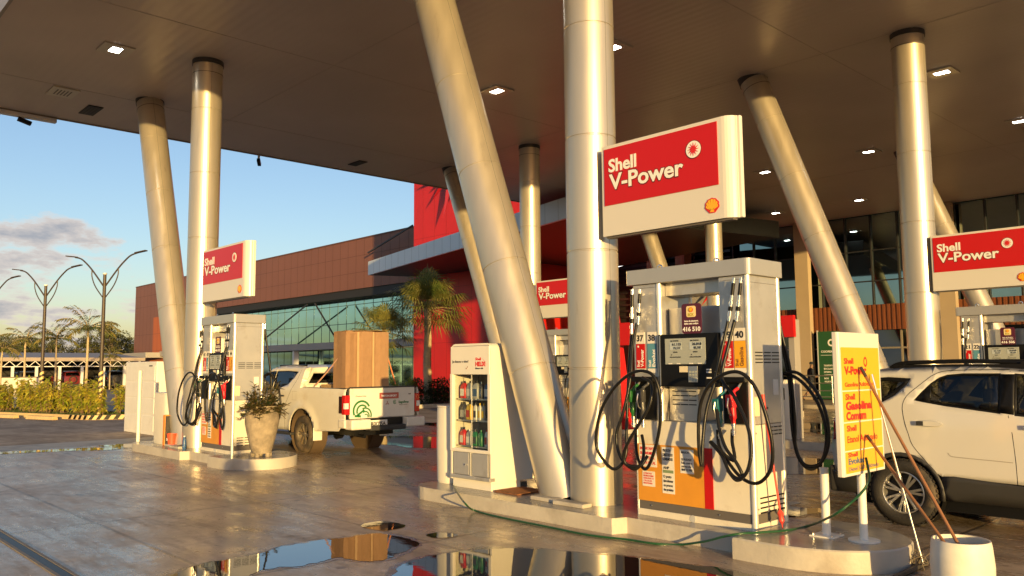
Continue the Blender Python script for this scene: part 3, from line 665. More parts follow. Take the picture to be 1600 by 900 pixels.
def fuelsign(x, y, z, w, lab, h=1.03, d=.14):
    t = thing('fuel_sign', lab, 'sign', (x, y, z), 0, 'red and white fuel signs mounted on columns')
    k = .13; e = .075                                # front slab with rounded right end, then a second slab behind
    pts = [(0, 0), (w-.12, 0)]+[(w-.12+.12*sin(radians(a)), .12-.12*cos(radians(a))) for a in range(15, 91, 15)]+[(w, d*.55), (0, d*.55)]
    B().prism(pts, (0, 0, 0), UX, UY, h).out('front_case', signwhite, t, bev=.004)
    B().box(.0, w+.035, d*.55+.012, d, 0, h).out('rear_case', signwhite, t, bev=.01)
    B().box(.02, w-.04, .03, d-.03, -.02, -.002).out('underside', bandgrey, t)
    rw = w-.17
    B().box(.03, rw, -.008, -.001, h*.335, h*.962).out('red_field', red, t)
    B().box(-.008, -.001, 0, d, 0, h).out('end_edge', signwhite, t)
    for nm, tx, xo, zo, wf, hf, b1_, b2_ in (('large_lettering', 'V-Power', .105, .505, .66, .165, .055, .024), ('small_lettering', 'Shell', .10, .70, .26, .135, .04, .03)):
        D1, L1 = B(), B()
        if nm == 'large_lettering': text(D1, tx, (xo-.006, -.0085, h*zo-.004), rw*wf+.012, h*hf+.008, bold=b1_)
        text(L1, tx, (xo, -.012, h*zo), rw*wf, h*hf, bold=b2_)
        lt = L1.out(nm, white_t, t)
        if D1.v: D1.out('letter_outline', mat('dark_red_t', (.14, .01, .01)), lt)
    L1, D1, R1 = B(), B(), B(); burst(L1, D1, (rw*.815, -.0115, h*.735), UX, UZ, h*.086); burst(R1, B(), (rw*.815, -.0085, h*.735), UX, UZ, h*.095)
    q = L1.out('round_emblem', white_t, t); D1.out('sunburst', red_t, q); R1.out('emblem_ring', MAT['dark_red_t'], q)
    e1, e2 = B(), B(); pecten(e1, e2, (rw*.945, -.002, h*.06), UX, UZ, h*.16); e = e1.out('emblem', red_t, t); e2.out('emblem_ribs', yellow, e)
    B().box(-.28, .2, d-.01, d+.1, h*.3, h*.36).box(-.28, .2, d-.01, d+.1, h*.66, h*.72).out('bracket', bandgrey, t)
    return t
fuelsign(-5.975, 7.02, 3.15, 1.68, 'largest fuel sign, red and white, on the nearest upright column')
fuelsign(-16.10, 6.64, 3.03, 1.95, 'fuel sign on the left column pair, in front of the brown building', d=.16)
fuelsign(-5.74, 16.1, 3.035, 1.72, 'fuel sign at the right picture edge above the far dispenser')
fuelsign(-16.2, 16.1, 3.04, 1.75, 'fuel sign half hidden between the two nearest columns')

# ================================================================== fuel dispensers
def dispenser():
    """front faces -Y; origin at the centre of the base"""
    X = lambda wx: wx+4.845
    t = thing('fuel_dispenser', 'x', 'fuel dispenser', (-4.845, 7.25, .16))
    x0, x1, y0, y1 = -.685, .695, -.29, .29; z0 = -.16
    B().box(x0, x1, y0, y1, 0, .065+.0).out('plinth', cream, t, bev=.004)
    B().box(x0+.01, x1-.012, y0+.006, y1-.006, .066, .149).out('base_band', bandgrey, t)
    B().box(x0+.004, x1-.004, y0+.004, y1-.004, .15, .975).out('lower_cabinet', cream, t, bev=.006)
    ud = lambda sgn: [(-.345, .0)]
    # towers
    for n_, a, c in (('l', -.685, -.345), ('r', .375, .695)):
        B().box(a, c, y0+.0, y1-.0, 1.42 if 0 else .976, 2.40).out('tower', pumpmetal, t, bev=.006)
    for xa, z_a in ((-.345, .976), (.69, 0.0)):
        for sy in (-1, 1):
            B().cyl((xa*1.0-.012, sy*.272, z_a+.0), (xa-.012, sy*.272, 2.40), .03, seg=16).out('corner_trim', trimmetal, t)
    B().cyl((x0+.008, -.279, 0), (x0+.008, -.279, .976), .014, seg=10).out('corner_trim', trimmetal, t)
    # head
    pts = rrect(-.765, .735, -.325, .325, .045, 4)
    B().prism(pts, (0, 0, 2.402), UX, UY, .158).out('top_canopy', mat('canopy_steel', (.50, .48, .44), rough=.3, metal=.5, var=.03), t, bev=.003)
    B().box(-.34, .37, -.18, .18, 2.27, 2.401).out('head_box', pumpmetal, t)
    lug = B()
    for x in (-.45, .25):
        lug.tube([(x+.03*cos(a), -.12, 2.585+.03*sin(a)) for a in [radians(k) for k in range(-60, 250, 30)]], .008, 6)
    lug.out('lifting_eye', chrome, t)
    # middle panel, display, vents
    B().box(-.33, .37, -.02, .20, .976, 2.10).out('centre_panel', pumpmetal, t, bev=.003) if 0 else None
    B().box(-.33, .37, -.14, .14, 1.86, 2.14).out('centre_panel', pumpmetal, t, bev=.003)
    B().box(-.33, .02, -.17, .17, .976, 1.33).out('vent_panel', pumpmetal, t, bev=.003)
    v = B(); v1 = B(); v2 = B(); v3 = B()
    for k in range(4):
        for j in range(3): v.box(-.29+j*.1, -.20+j*.1, -.174, -.169, 1.14+k*.045, 1.15+k*.045)
    for k in range(4):
        for j in range(3):
            v1.box(.6945, .699, -.20+j*.155, -.07+j*.155, .155+k*.045, .168+k*.045); v2.box(.6945, .699, -.20+j*.155, -.07+j*.155, 1.56+k*.032, 1.57+k*.032)
            if k < 3: v3.box(.6945, .699, .02+j*.08, .08+j*.08, .87+k*.035, .88+k*.035)
    v.out('front_vent', black, t); v1.out('lower_vent', black, t); v2.out('upper_vent', black, t); v3.out('middle_vent', black, t)
    for sy in (-1, 1):
        dsp = B().box(-.345, .372, sy*.33 if sy > 0 else -.33, sy*.14, 1.33, 1.86).out('display_box', black, t, bev=.008)
        f = -1 if sy < 0 else 1
        if sy < 0:
            B().box(-.325, -.31, -.336, -.331, 1.34, 1.85).out('display_edge', steelrail, dsp)
            B().box(-.25, .235, -.337, -.331, 1.555, 1.815).out('screen', lcd, dsp, bev=.002)
            lc = B()
            for x in (-.19, .05): B().box(x, x+.145, -.340, -.338, 1.70, 1.775).out('digit_window', lcdlight, dsp)
            d = B()
            for x, s1, s2 in ((-.175, '61.135', '15,177'), (.065, '26.018', '05,118')):
                text(d, s1, (x+.02, -.342, 1.743), .11, .026, bold=.01); text(d, s2, (x+.04, -.342, 1.707), .08, .024, bold=.01)
                text(d, 'R$ TOTAL', (x, -.339, 1.785), .10, .012, bold=.02); text(d, 'LITROS', (x+.03, -.339, 1.672), .05, .011, bold=.02)
                text(d, 'PRECO POR LITRO', (x-.01, -.339, 1.622), .13, .010, bold=.02); d.box(x, x+.012, -.339, -.337, 1.645, 1.655)
            d.out('screen_print', black_t, dsp)
            wl = B()
            for x in (-.21, -.11, .04, .14): wl.box(x, x+.045, -.339, -.337, 1.557, 1.567)
            for z in (1.50, 1.475, 1.42): wl.box(.235, .29, -.334, -.330, z-.007, z+.007)
            wl.out('label_strip', paper, dsp)
            B().box(-.08, .02, -.336, -.331, 1.475, 1.535).out('sticker', mat('cream_sticker', (.72, .62, .42)), dsp)
            kp = B().box(.025, .135, -.338, -.331, 1.375, 1.535).out('keypad', steelrail, dsp, bev=.003)
            kb = B()
            for i in range(3):
                for j in range(4): kb.box(.036+i*.033, .058+i*.033, -.341, -.337, 1.385+j*.028, 1.403+j*.028)
            kb.out('key', lcd, kp)
        else:
            B().box(-.235, .25, .331, .337, 1.555, 1.815).out('screen', lcd, dsp, bev=.002)
    # lower front panels
    B().box(-.665, .145, y0-.003, y0+.003, .152, .732).out('orange_panel', orange, t)
    B().box(.146, .245, y0-.004, y0+.003, .152, .735).out('red_stripe', red, t)
    notes = [(-.645, -.42, .50, .725, 'IMPORTANTE|SR. CONSUMIDOR|EXIJA SUA|NOTA FISCAL', red_t), (-.61, -.45, .30, .455, 'ATENCAO|PROIBIDO FUMAR|DESLIGUE O|CELULAR|MANTENHA', red_t),
             (-.355, -.205, .25, .715, 'PROCON|DIREITOS DO|CONSUMIDOR| |ANP| |O posto|deve informar|os precos|dos produtos', black_t), (-.13, .03, .47, .705, 'MAIOR| |QUALIDADE|Fale com a|gerencia|0800 722 0081', black_t)]
    for xa, xb, za, zb, s, mt_ in notes:
        p = B().box(xa, xb, y0-.006, y0-.0035, za, zb).out('notice', paper, t)
        ls = s.split('|'); L = B(); st = (zb-za-.03)/len(ls)
        for i, q in enumerate(ls):
            if q.strip(): text(L, q, (xa+.015, y0-.0065, zb-.01-(i+.85)*st), (xb-xa-.03)*min(1, .45+.055*len(q)), min(.028, st*.62), bold=.02, depth=.0015)
        if 'PROCON' in s: B().box(xa+.01, xb-.01, y0-.0072, y0-.0062, za+.205, za+.235).out('green_bar', mat('notice_green', (.22, .30, .16)), p)
        L.out('print', mt_, p)
    e1, e2 = B(), B(); pecten(e1, e2, (.47, y0-.002, .52), UX, UZ, .085)
    t['emb'] = 0
    em = None
    # grade labels
    for xa, num, col_, s, tc_ in ((-.655, '37', red, 'Shell V-Power', white_t), (-.505, '38', mat('label_blue', (.10, .28, .36)), 'Shell Evolux', white_t), (.395, '39', red, 'Shell V-Power', white_t), (.53, '40', signyellow, 'Shell Gasolina', mat('brown_t', (.25, .10, .02)))):
        w = .115 if xa < 0 else .12
        pl = B().box(xa, xa+w, y0-.006, y0-.0005, 1.775, 1.895).out('number_plate', paper, t)
        nb = B(); text(nb, num, (xa+.012, y0-.0065, 1.803), w-.026, .062, bold=.035, depth=.0015); nb.out('number', black_t, pl)
        gl = B().box(xa, xa+w, y0-.006, y0-.0005, 1.515, 1.773).out('grade_label', col_, t)
        B().box(xa, xa+w, y0-.006, y0-.0005, 1.47, 1.513).out('label_foot', paper, gl)
        wd = B(); w1 = B(); a, c = s.split(' ')
        text(w1, a, (xa+.042, y0-.0065, 1.53), .07, .028, ux=UZ, uy=(-1, 0, 0), bold=.03, depth=.0015)
        text(wd, c, (xa+.098, y0-.0065, 1.53), .185, .040, ux=UZ, uy=(-1, 0, 0), bold=.03, depth=.0015)
        if 'V-P' in s: wd.prism([(.011*cos(k*pi/6), .011*sin(k*pi/6)) for k in range(12)], (xa+.03, y0-.0062, 1.745), UX, UZ, .001)
        wd.out('grade_lettering', tc_, gl); w1.out('maker_lettering', tc_, gl)
    # nozzle bays
    for xa, xb in ((-.66, -.40), (.40, .66)):
        for sy in (-1, 1):
            B().box(xa, xb, sy*.31 if sy > 0 else -.31, sy*.288, .985, 1.40).out('nozzle_bay', black, t, bev=.004)
            B().box(xa-.01, xb+.01, min(sy*.26, sy*.37), max(sy*.26, sy*.37), 1.375, 1.43).out('bay_hood', black, t, bev=.01)
    # small fittings on the side
    sm = B()
    for a_, b_, c_, d_ in ((-.255, .255, .15, .154), (-.255, .255, 2.33, 2.334), (-.255, -.251, .15, 2.33), (.251, .255, .15, 2.33), (-.251, .251, .98, .984)): sm.box(.6942, .6965, a_, b_, c_, d_)
    for a_, c_ in ((-.36, .98), (-.665, 2.36), (.395, 2.36)): sm.box(a_, a_+.27, y0-.0015, y0+.001, c_, c_+.004)
    sm.out('panel_seam', bandgrey, t)
    sc_ = B()
    for zz_ in (.2, .9, 1.05, 2.28):
        for yy_ in (-.235, .235): sc_.cyl((.694, yy_, zz_), (.6985, yy_, zz_), .008, seg=8)
    sc_.cyl((.30, y0-.008, .80), (.30, y0+.002, .80), .016, seg=12); sc_.cyl((.31, y0-.006, .11), (.31, y0+.002, .11), .008, seg=8); sc_.cyl((-.5, y0-.006, .11), (-.5, y0+.002, .11), .008, seg=8)
    sc_.out('screw', steelrail, t)
    kn = B(); kn.cyl((.0, y0-.004, .035), (.0, y0+.002, .035), .035, seg=20); kn.out('round_cap', trimmetal, t)
    sd = B().box(.694, .70, -.27, -.16, 1.06, 1.24).out('side_sticker', mat('cream_sticker', (.7, .6, .4)), t)
    B().box(.694, .70, .11, .2, .9+.35, 1.4).out('side_sticker', paper, t)
    dts = B()
    for z in (1.13, 1.05, .98): dts.cyl((.695, -.02, z), (.702, -.02, z), .012, seg=10)
    dts.out('bolt', darkring, t)
    return t
def nozzle(t, x, y, z, mt_, sy=-1, tilt=.0):
    """handle hanging spout-up in its bay"""
    n = B(); p = [(x+.03, y-sy*.05, z+.14), (x+.01, y, z+.10), (x, y+sy*.01, z), (x, y+sy*.005, z-.14), (x, y, z-.19)]
    n.tube(smoothpath(p, 4), [.012]*0 or [(.016 if i < 5 else .034 if i < 13 else .022) for i in range(17)], 10)
    n.obox((x, y+sy*.03, z+.02), (.032, 0, 0), (0, .045, 0), (0, 0, .06))
    o = n.out('nozzle', mt_, t, bev=.004)
    g = B(); g.tube([(x, y+sy*.075, z+.05), (x, y+sy*.095, z-.02), (x, y+sy*.07, z-.09), (x, y+sy*.02, z-.12)], .007, 6); g.tube([(x+.03, y-sy*.05, z+.14), (x+.05, y-sy*.08, z+.20)], .013, 8)
    g.out('trigger_guard', steelrail, o)
    sw = B(); sw.cyl((x, y, z-.19), (x, y, z-.215), .024, seg=12); sw.cyl((x, y, z-.215), (x, y, z-.30), .018, seg=12); sw.cyl((x, y, z-.26), (x, y, z-.275), .024, seg=12); sw.out('swivel', chrome, o)
def hoses(t, sy=-1):
    """each hose: breakaway fittings at the head, drop, loops, up to its nozzle"""
    o0 = Vector((-4.845, 7.25, .16))
    def px(l, Ys):
        n = len(l); out = []
        for i, (x, y) in enumerate(l):
            Yw = Ys[0]+(Ys[1]-Ys[0])*sin(pi*i/(n-1)) ; out.append(at(x, y, Y=Yw)-o0)
        return out
    H = []
    H.append(px([(987, 520), (984, 560), (981, 612), (979, 670), (977, 714), (960, 733), (941, 716), (931, 690), (938, 645), (958, 608), (985, 584), (1008, 580), (1024, 592), (1032, 625), (1030, 672), (1018, 718), (1008, 733), (998, 720), (994, 700), (993, 668)], (6.90, 6.55)))
    H.append(px([(995, 505), (988, 545), (985, 590), (975, 640), (963, 680), (970, 715), (990, 733), (1003, 722), (1006, 700), (1003, 680)], (6.90, 6.68)))
    H.append(px([(1004, 590), (1018, 600), (1016, 630), (1000, 660), (982, 690), (974, 712), (980, 726), (1000, 728), (1012, 712)], (6.74, 6.60)))
    H.append(px([(1138, 500), (1128, 545), (1116, 600), (1104, 640), (1098, 690), (1103, 738), (1096, 690), (1096, 650), (1106, 612), (1128, 588), (1152, 581), (1172, 592), (1190, 630), (1204, 680), (1207, 715), (1200, 742), (1183, 756), (1160, 746), (1135, 722), (1118, 690), (1120, 650), (1124, 612)][:5]+[(1110, 712), (1128, 736), (1160, 750)][:0]+[(1097, 728), (1092, 700), (1093, 640), (1106, 605), (1130, 585), (1156, 582), (1178, 602), (1194, 640), (1206, 690), (1205, 730), (1190, 752), (1172, 754), (1150, 738), (1125, 700), (1121, 672)], (6.90, 6.55)))
    H.append(px([(1148, 500), (1138, 540), (1128, 590), (1146, 618), (1166, 660), (1174, 700), (1168, 735), (1155, 748), (1140, 738), (1128, 712), (1110, 690), (1100, 660), (1098, 630), (1112, 603), (1135, 592), (1155, 600), (1168, 640)][:11]+[(1146, 720), (1144, 690), (1144, 672)], (6.90, 6.62)))
    H.append(px([(1120, 640), (1124, 670), (1134, 700), (1150, 722), (1160, 744), (1150, 750), (1137, 735)], (6.72, 6.62)))
    for h in H:
        if h:
            hb = B().tube(smoothpath(h, 6), .0165, 10); hb.out('hose', rubber, t)
    # head fittings
    for (xa, ya), (xb, yb) in (((988, 452), (987, 522)), ((1000, 452), (997, 507)), ((1147, 434), (1139, 502)), ((1158, 434), (1151, 502))):
        p, q = at(xa, ya, Y=6.87)-o0, at(xb, yb, Y=6.87)-o0
        f = lambda k: p.lerp(q, k)
        B().cyl(f(.12), f(.40), .018, seg=10).out('hose_sleeve', rubber, t)
        c = B(); c.cyl(f(0), f(1), .013, seg=10); c.cyl(f(0), f(.13), .015, seg=10); c.cyl(f(.40), f(.55), .015, seg=10); c.cyl(f(.55), f(.62), .023, seg=10); c.cyl(f(.62), f(.8), .017, seg=10); c.cyl(f(.8), f(.88), .022, seg=10); c.cyl(f(.88), f(1), .016, seg=10)
        c.out('breakaway_fitting', chrome, t)
        B().cyl(f(.66), f(.76), .0225, seg=10).out('fitting_band', black, t)
    # far side: dropped hoses and wide loops seen past the side of the body
    K = []
    K.append([(.60, .36, 2.32), (.64, .40, 1.9), (.70, .44, 1.5), (.72, .46, 1.0), (.72, .46, .72), (.80, .47, .56), (.95, .48, .58), (1.05, .47, .76), (1.06, .46, 1.0), (.98, .44, 1.26), (.80, .40, 1.46), (.62, .36, 1.42), (.55, .36, 1.25)])
    K.append([(.54, .36, 2.32), (.60, .42, 1.9), (.68, .45, 1.4), (.69, .46, .9), (.74, .47, .62), (.86, .48, .52), (.99, .48, .64), (1.03, .48, .9), (.95, .46, 1.2), (.76, .42, 1.42), (.55, .38, 1.42), (.48, .36, 1.2)])
    K.append([(-.50, .36, 2.32), (-.45, .42, 1.8), (-.36, .5, 1.2), (-.40, .5, .7), (-.55, .5, .6), (-.68, .5, .8), (-.66, .45, 1.2), (-.56, .38, 1.40), (-.5, .36, 1.2)])
    K.append([(-.02, .2, 1.75), (.03, .26, 1.5), (.10, .3, 1.25), (.14, .3, 1.05), (.2, .34, .9), (.35, .4, .95), (.42, .38, 1.2)])
    for h in K: B().tube(smoothpath(h, 7), .0165, 10).out('hose', rubber, t)
    for (x, y) in ((.60, .36), (.54, .36), (-.50, .36)):
        c = B(); c.cyl((x, y, 2.40), (x, y, 2.30), .018, seg=10); c.out('breakaway_fitting', chrome, t)
disp = dispenser(); disp['label'] = 'nearest and largest-looking fuel dispenser, numbered 37 to 40, with looped hoses'; disp['group'] = 'fuel dispensers on the islands'
if 'emb' in disp: del disp['emb']
hoses(disp)
nz_green = mat('nozzle_green', (.02, .13, .03), rough=.35); nz_teal = mat('nozzle_teal', (.01, .13, .16), rough=.35); nz_red = mat('nozzle_red', (.65, .02, .03), rough=.35); nz_blk = mat('nozzle_grey', (.08, .08, .08), rough=.3, metal=.4)
o0 = Vector((-4.845, 7.25, .16))
for (x, y), mt_ in (((989, 622), nz_green), ((1004, 622), nz_blk), ((1124, 636), nz_teal), ((1145, 630), nz_red)):
    p = at(x, y, Y=6.86)-o0; nozzle(disp, p.x, p.y, p.z, mt_)
for x, mt_ in ((-.6, nz_red), (-.47, nz_teal), (.45, nz_green), (.6, nz_blk)): nozzle(disp, x, .37, 1.23, mt_, sy=1)
D2 = childcopy(disp); D2.location = (-4.845-10.36, 7.25-.36, .16); D2['label'] = 'fuel dispenser on the left island, right behind the urn planter'
D3 = childcopy(disp); D3.location = (-4.66, 16.5, .16); D3['label'] = 'far dispenser above the white suv roof, under the right-hand sign'
D4 = childcopy(disp); D4.location = (-15.35, 16.6, .16); D4['label'] = 'dispenser mostly hidden between the two nearest columns'
# the two number texts on the far one differ: rename plates through fresh small meshes
def renumber(D, nums):
    nn = [c for p in D.children if p.name.startswith('number_plate') for c in p.children]
    nn.sort(key=lambda o: min(v.co.x for v in o.data.vertices))
    for o, s, xa in zip(nn, nums, (-.655, -.505, .395, .53)):
        nb = B(); text(nb, s, (xa+.012, -.29-.0065, 1.803), .09, .062, bold=.035, depth=.0015)
        me = bpy.data.meshes.new('number'); me.from_pydata(nb.v, [], nb.f); me.materials.append(black_t); o.data = me
renumber(D3, ('21', '22', '23', '24')); renumber(D2, ('41', '42', '43', '44')); renumber(D4, ('17', '18', '19', '20'))
# maroon loyalty plates standing on the display boxes
def loyalty(x, y, num, lab):
    t = thing('loyalty_plate', lab, 'plate', (x, y, 2.02), 0, 'maroon plates standing on the dispensers')
    B().prism(rrect(-.115, .115, 0, .30, .03), (0, .01, 0), UX, UZ, .012).out('plate', maroon, t, bev=.001)
    B().prism(rrect(-.055, .055, .165, .275, .018), (0, -.0025, 0), UX, UZ, .003).out('app_icon', mat('icon_cream', (.85, .66, .30)), t)
    e1, e2 = B(), B(); pecten(e1, e2, (0, -.006, .212), UX, UZ, .052); k = e1.out('emblem', red_t, t); e2.out('emblem_ribs', yellow, k)
    w = B(); text(w, 'Antes de abastecer,', (-.085, -.0035, .118), .17, .017, bold=.02); text(w, 'digite este codigo:', (-.085, -.0035, .092), .17, .017, bold=.02)
    text(w, num, (-.105, -.0035, .024), .21, .042, bold=.03); w.out('lettering', white_t, t)
    w = B(); text(w, 'BOX', (-.035, -.0065, .175), .07, .028, bold=.03, depth=.001); w.out('icon_lettering', mat('box_green', (.45, .38, .03)), t)
loyalty(-4.775, 6.93, '416 510', 'maroon plate reading 416 510 on the nearest dispenser')
loyalty(-4.775-10.36, 6.57, '416 512', 'maroon plate on the left island dispenser')
loyalty(-4.59, 16.18, '416 506', 'maroon plate reading 416 506 on the far dispenser above the suv')

# ================================================================== oil display cabinet
t = thing('oil_cabinet', 'cream display cabinet with shelves of motor oil bottles, left of the huge leaning column', 'display cabinet', (-8.57, 6.9, .16))
w, d, h = .80, .72, 1.85; a, e_ = .075, .075
cab = mat('cabinet_cream', (.76, .72, .62), rough=.35, var=.03, vscale=2)
B().box(.02, w-.02, .02, .52, 0, .10).out('plinth', cab, t, bev=.006)
B().box(.60, w-.05, .5, d-.05, 0, .06).out('rear_foot', darkring, t, bev=.004)
# arch-topped shell: side walls + rounded top as one swept U, open front
out = [(0, .10), (0, h-.10)]+[(.10-.10*cos(radians(k)), h-.10+.10*sin(radians(k))) for k in range(15, 91, 15)]+[(w-.10+.10*sin(radians(k)), h-.10+.10*cos(radians(k))) for k in range(15, 91, 15)]+[(w, .10)]
inn = [(x if False else min(max(x, .03), w-.03), min(z, h-.03)) for x, z in out]
b = B(); n = len(out); vs = [(x, 0, z) for x, z in out]+[(x, 0, z) for x, z in inn]+[(x, d, z) for x, z in out]+[(x, d, z) for x, z in inn]
fs = []
for i in range(n-1): fs += [(i, i+1, n+i+1, n+i), (2*n+i, 2*n+i+1, 3*n+i+1, 3*n+i), (i, i+1, 2*n+i+1, 2*n+i), (n+i, n+i+1, 3*n+i+1, 3*n+i)]
b.add(vs, fs); b.box(.029, w-.029, d-.03, d-.002, .12, h-.03); b.box(0.002, w-.002, .003, d-.003, .098, .12)
b.out('shell', cab, t, bev=.004)
b = B(); b.box(.012, w-.012, -.012, .05, 1.45, h-.035); b.box(-.003, .055, -.012, .05, .47, 1.46); b.box(w-.055, w+.003, -.012, .05, .47, 1.46); b.box(-.0025, w+.0025, -.011, .05, .455, .50)
b.out('front_frame', cab, t, bev=.008)
B().box(.03, w-.03, .02, .055, .12, .455).out('lower_panel', pumpmetal, t)
for xa in (.06, .43): B().box(xa, xa+.31, -.004, .018, .17, .45).out('door', pumpmetal, t, bev=.003)
B().box(.395, .41, -.008, .019, .12, .455).out('door_post', trimmetal, t)
B().box(.02, w+.004, -.03, .06, .121, .165).out('kick_plate', pumpmetal, t, bev=.005)
lk = B(); lk.cyl((.30, -.02, .30), (.30, -.005, .30), .012, seg=12); lk.box(.29, .33, -.022, -.016, .29, .305); lk.out('lock', chrome, t)
B().box(.06, w-.06, .03, .034, .50, 1.45).out('glass_pane', clearglass, t)
tr = B()
for x in (.395,): tr.box(x, x+.008, .022, .029, .50, 1.45)
tr.out('glass_edge', trimmetal, t)
B().box(w-.001, w+.004, .17, .58, 1.02, 1.52).out('side_hatch', cab, t, bev=.003)
b = B(); 
for z in (.515, .845, 1.12): b.box(.05, w-.05, .06, .45, z, z+.018)
b.out('shelf', steelrail, t)
B().box(.04, w-.04, .46, .48, .5, 1.45).out('back_liner', mat('liner_grey', (.16, .15, .13), rough=.6), t)
L = B(); text(L, 'Ja checou o oleo?', (.05, -.0125, 1.605), .33, .030, bold=.02); text(L, 'Motor oils', (.52, -.0125, 1.52), .15, .020, bold=.03); L.out('slogan', black_t, t)
L = B(); text(L, 'Shell', (.52, -.0125, 1.632), .11, .034, bold=.03); text(L, 'HELIX', (.52, -.0125, 1.558), .20, .054, bold=.05); L.prism([(0, 0), (.05, -.05), (.07, -.085), (.035, -.04)], (.66, -.0125, 1.655), UX, UZ, .002); L.out('oil_lettering', red_t, t)
L = B(); L.bar((.34, -.013, 1.52), (.37, -.013, 1.555), .007, .003); L.bar((.34, -.013, 1.52), (.33, -.013, 1.535), .007, .003); L.out('tick_mark', mat('brown_t', (.25, .10, .02)), t)
# bottles: each a thing, in view through the glass
def bottle(kind, x, z, colr, labc, lab, y=.105):
    o = thing('oil_bottle', lab, 'bottle', (-8.57+x, 6.9+y, .16+z), random.uniform(-.2, .2), 'oil bottles inside the display cabinet')
    hh, ww = {'jug': (.22, .058), 'slim': (.21, .032), 'can': (.20, .05)}[kind]
    b = B(); pr = rrect(-ww, ww, -ww*.6, ww*.6, ww*.3, 3); n = len(pr); lv = [(0, .96), (.02, 1), (hh*.62, 1), (hh*.78, .8), (hh*.88, .45), (hh*.9, .36)]
    vs = [(x_*s+(ww*.18*max(0, zz_/hh-.5) if kind == 'jug' else 0), y_*s, zz_) for zz_, s in lv for x_, y_ in pr]
    b.add(vs, [(i*n+k, i*n+(k+1) % n, (i+1)*n+(k+1) % n, (i+1)*n+k) for i in range(len(lv)-1) for k in range(n)], True); b.add(vs[-n:], [tuple(range(n))]); b.add(vs[:n], [tuple(range(n))[::-1]])
    b.out('bottle_body', colr, o)
    B().cyl((ww*.1 if kind == 'jug' else 0, 0, hh*.89), (ww*.1 if kind == 'jug' else 0, 0, hh*1.03), ww*.3, seg=12).out('cap', labc if kind != 'jug' else black, o)
    B().box(-ww*.7, ww*.7, -ww*.63, -ww*.6, hh*.14, hh*.56).out('paper_label', labc, o)
bc = {'red': mat('bottle_red', (.55, .02, .02), rough=.3), 'grey': mat('bottle_grey', (.35, .36, .36), rough=.3), 'yel': mat('bottle_yellow', (.80, .52, .04), rough=.3), 'dk': mat('bottle_dark', (.05, .05, .06), rough=.3),
      'grn': mat('bottle_green', (.02, .16, .06), rough=.3), 'blu': mat('bottle_blue', (.05, .10, .22), rough=.3), 'wht': mat('bottle_white', (.75, .74, .70), rough=.3)}
rows = [(1.14, [('jug', .155, 'red', 'wht', 'red oil jug, first on the top shelf'), ('jug', .28, 'grey', 'wht', 'light grey oil jug, second on the top shelf'), ('jug', .40, 'grey', 'blu', 'grey oil jug with blue label on the top shelf'), ('slim', .50, 'dk', 'blu', 'slim dark bottle, fourth on the top shelf'), ('jug', .64, 'blu', 'wht', 'dark blue oil jug with white label at the right of the top shelf')]),
        (.865, [('jug', .15, 'dk', 'grey', 'dark oil jug at the left of the middle shelf'), ('jug', .27, 'yel', 'red', 'bright yellow oil jug on the middle shelf'), ('slim', .385, 'wht', 'dk', 'white slim bottle on the middle shelf'), ('slim', .47, 'wht', 'yel', 'white slim bottle with yellow label on the middle shelf'), ('slim', .545, 'grey', 'yel', 'slim grey bottle with yellow label on the middle shelf'), ('slim', .66, 'yel', 'blu', 'small yellow bottle at the right of the middle shelf')]),
        (.535, [('jug', .14, 'red', 'wht', 'red jug with white label on the bottom shelf'), ('can', .26, 'grey', 'wht', 'light grey can on the bottom shelf'), ('can', .375, 'grn', 'dk', 'green can on the bottom shelf, beside the grey can'), ('can', .49, 'grn', 'grn', 'dark green can right of the middle of the bottom shelf'), ('slim', .60, 'wht', 'red', 'slim white bottle with red label on the bottom shelf'), ('slim', .68, 'dk', 'yel', 'slim dark bottle at the right of the bottom shelf')])]
for z, r in rows:
    for kind, x, c1, c2, lab in r: bottle(kind, x, z, bc[c1], bc[c2], lab)
# rusty grate in the island next to the cabinet
t = thing('floor_grate', 'rusty metal floor grate at the right foot of the oil cabinet', 'grate', (-7.74, 6.92, .162))
rust = mat('rust', (.20, .08, .03), rough=.8, var=.3, vscale=30)
b = B(); b.box(0, .42, 0, .02, 0, .02); b.box(0, .42, .46, .48, 0, .02); b.box(0, .02, .02, .46, 0, .02); b.box(.40, .42, .02, .46, 0, .02); b.out('frame', rust, t)
b = B()
for i in range(13): b.box(.03+i*.029, .042+i*.029, .02, .46, .004, .018)
b.out('bars', rust, t)
# plastic bins with rounded bodies
def roundbin(name, x, y, z, w, d, h, lab, mt_, lean=.0, lid=True):
    t = thing(name, lab, 'bin', (x, y, z))
    b = B(); n = None; vs = []; lv = [(0, .93), (.03, .97), (h*.5, 1.0), (h*.93, .98), (h, .96)]
    pr = rrect(-w/2, w/2, -d/2, d/2, min(w, d)*.42, 7); n = len(pr)
    vs = [(a*s, c*s, zz) for zz, s in lv for a, c in pr]
    b.add(vs, [(i*n+k, i*n+(k+1) % n, (i+1)*n+(k+1) % n, (i+1)*n+k) for i in range(len(lv)-1) for k in range(n)], True); b.add(vs[:n], [tuple(range(n))[::-1]]); b.add(vs[-n:], [tuple(range(n))])
    b.out('body', mt_, t)
    if lid:
        B().prism(rrect(-w/2*.99, w/2*.99, -d/2*.99, d/2*.99, min(w, d)*.42, 6), (0, 0, h+.002), UX, UY, .025).out('lid', mt_, t, bev=.006)
        B().box(-w*.12, w*.12, -.02, .03, h+.028, h+.05).out('handle', black, t, bev=.008)
    return t
binwhite = mat('bin_white', (.74, .70, .60), rough=.4, var=.05, vscale=3, dirt=(.5, .42, .3), dscale=3, dlo=.6, dhi=.85)
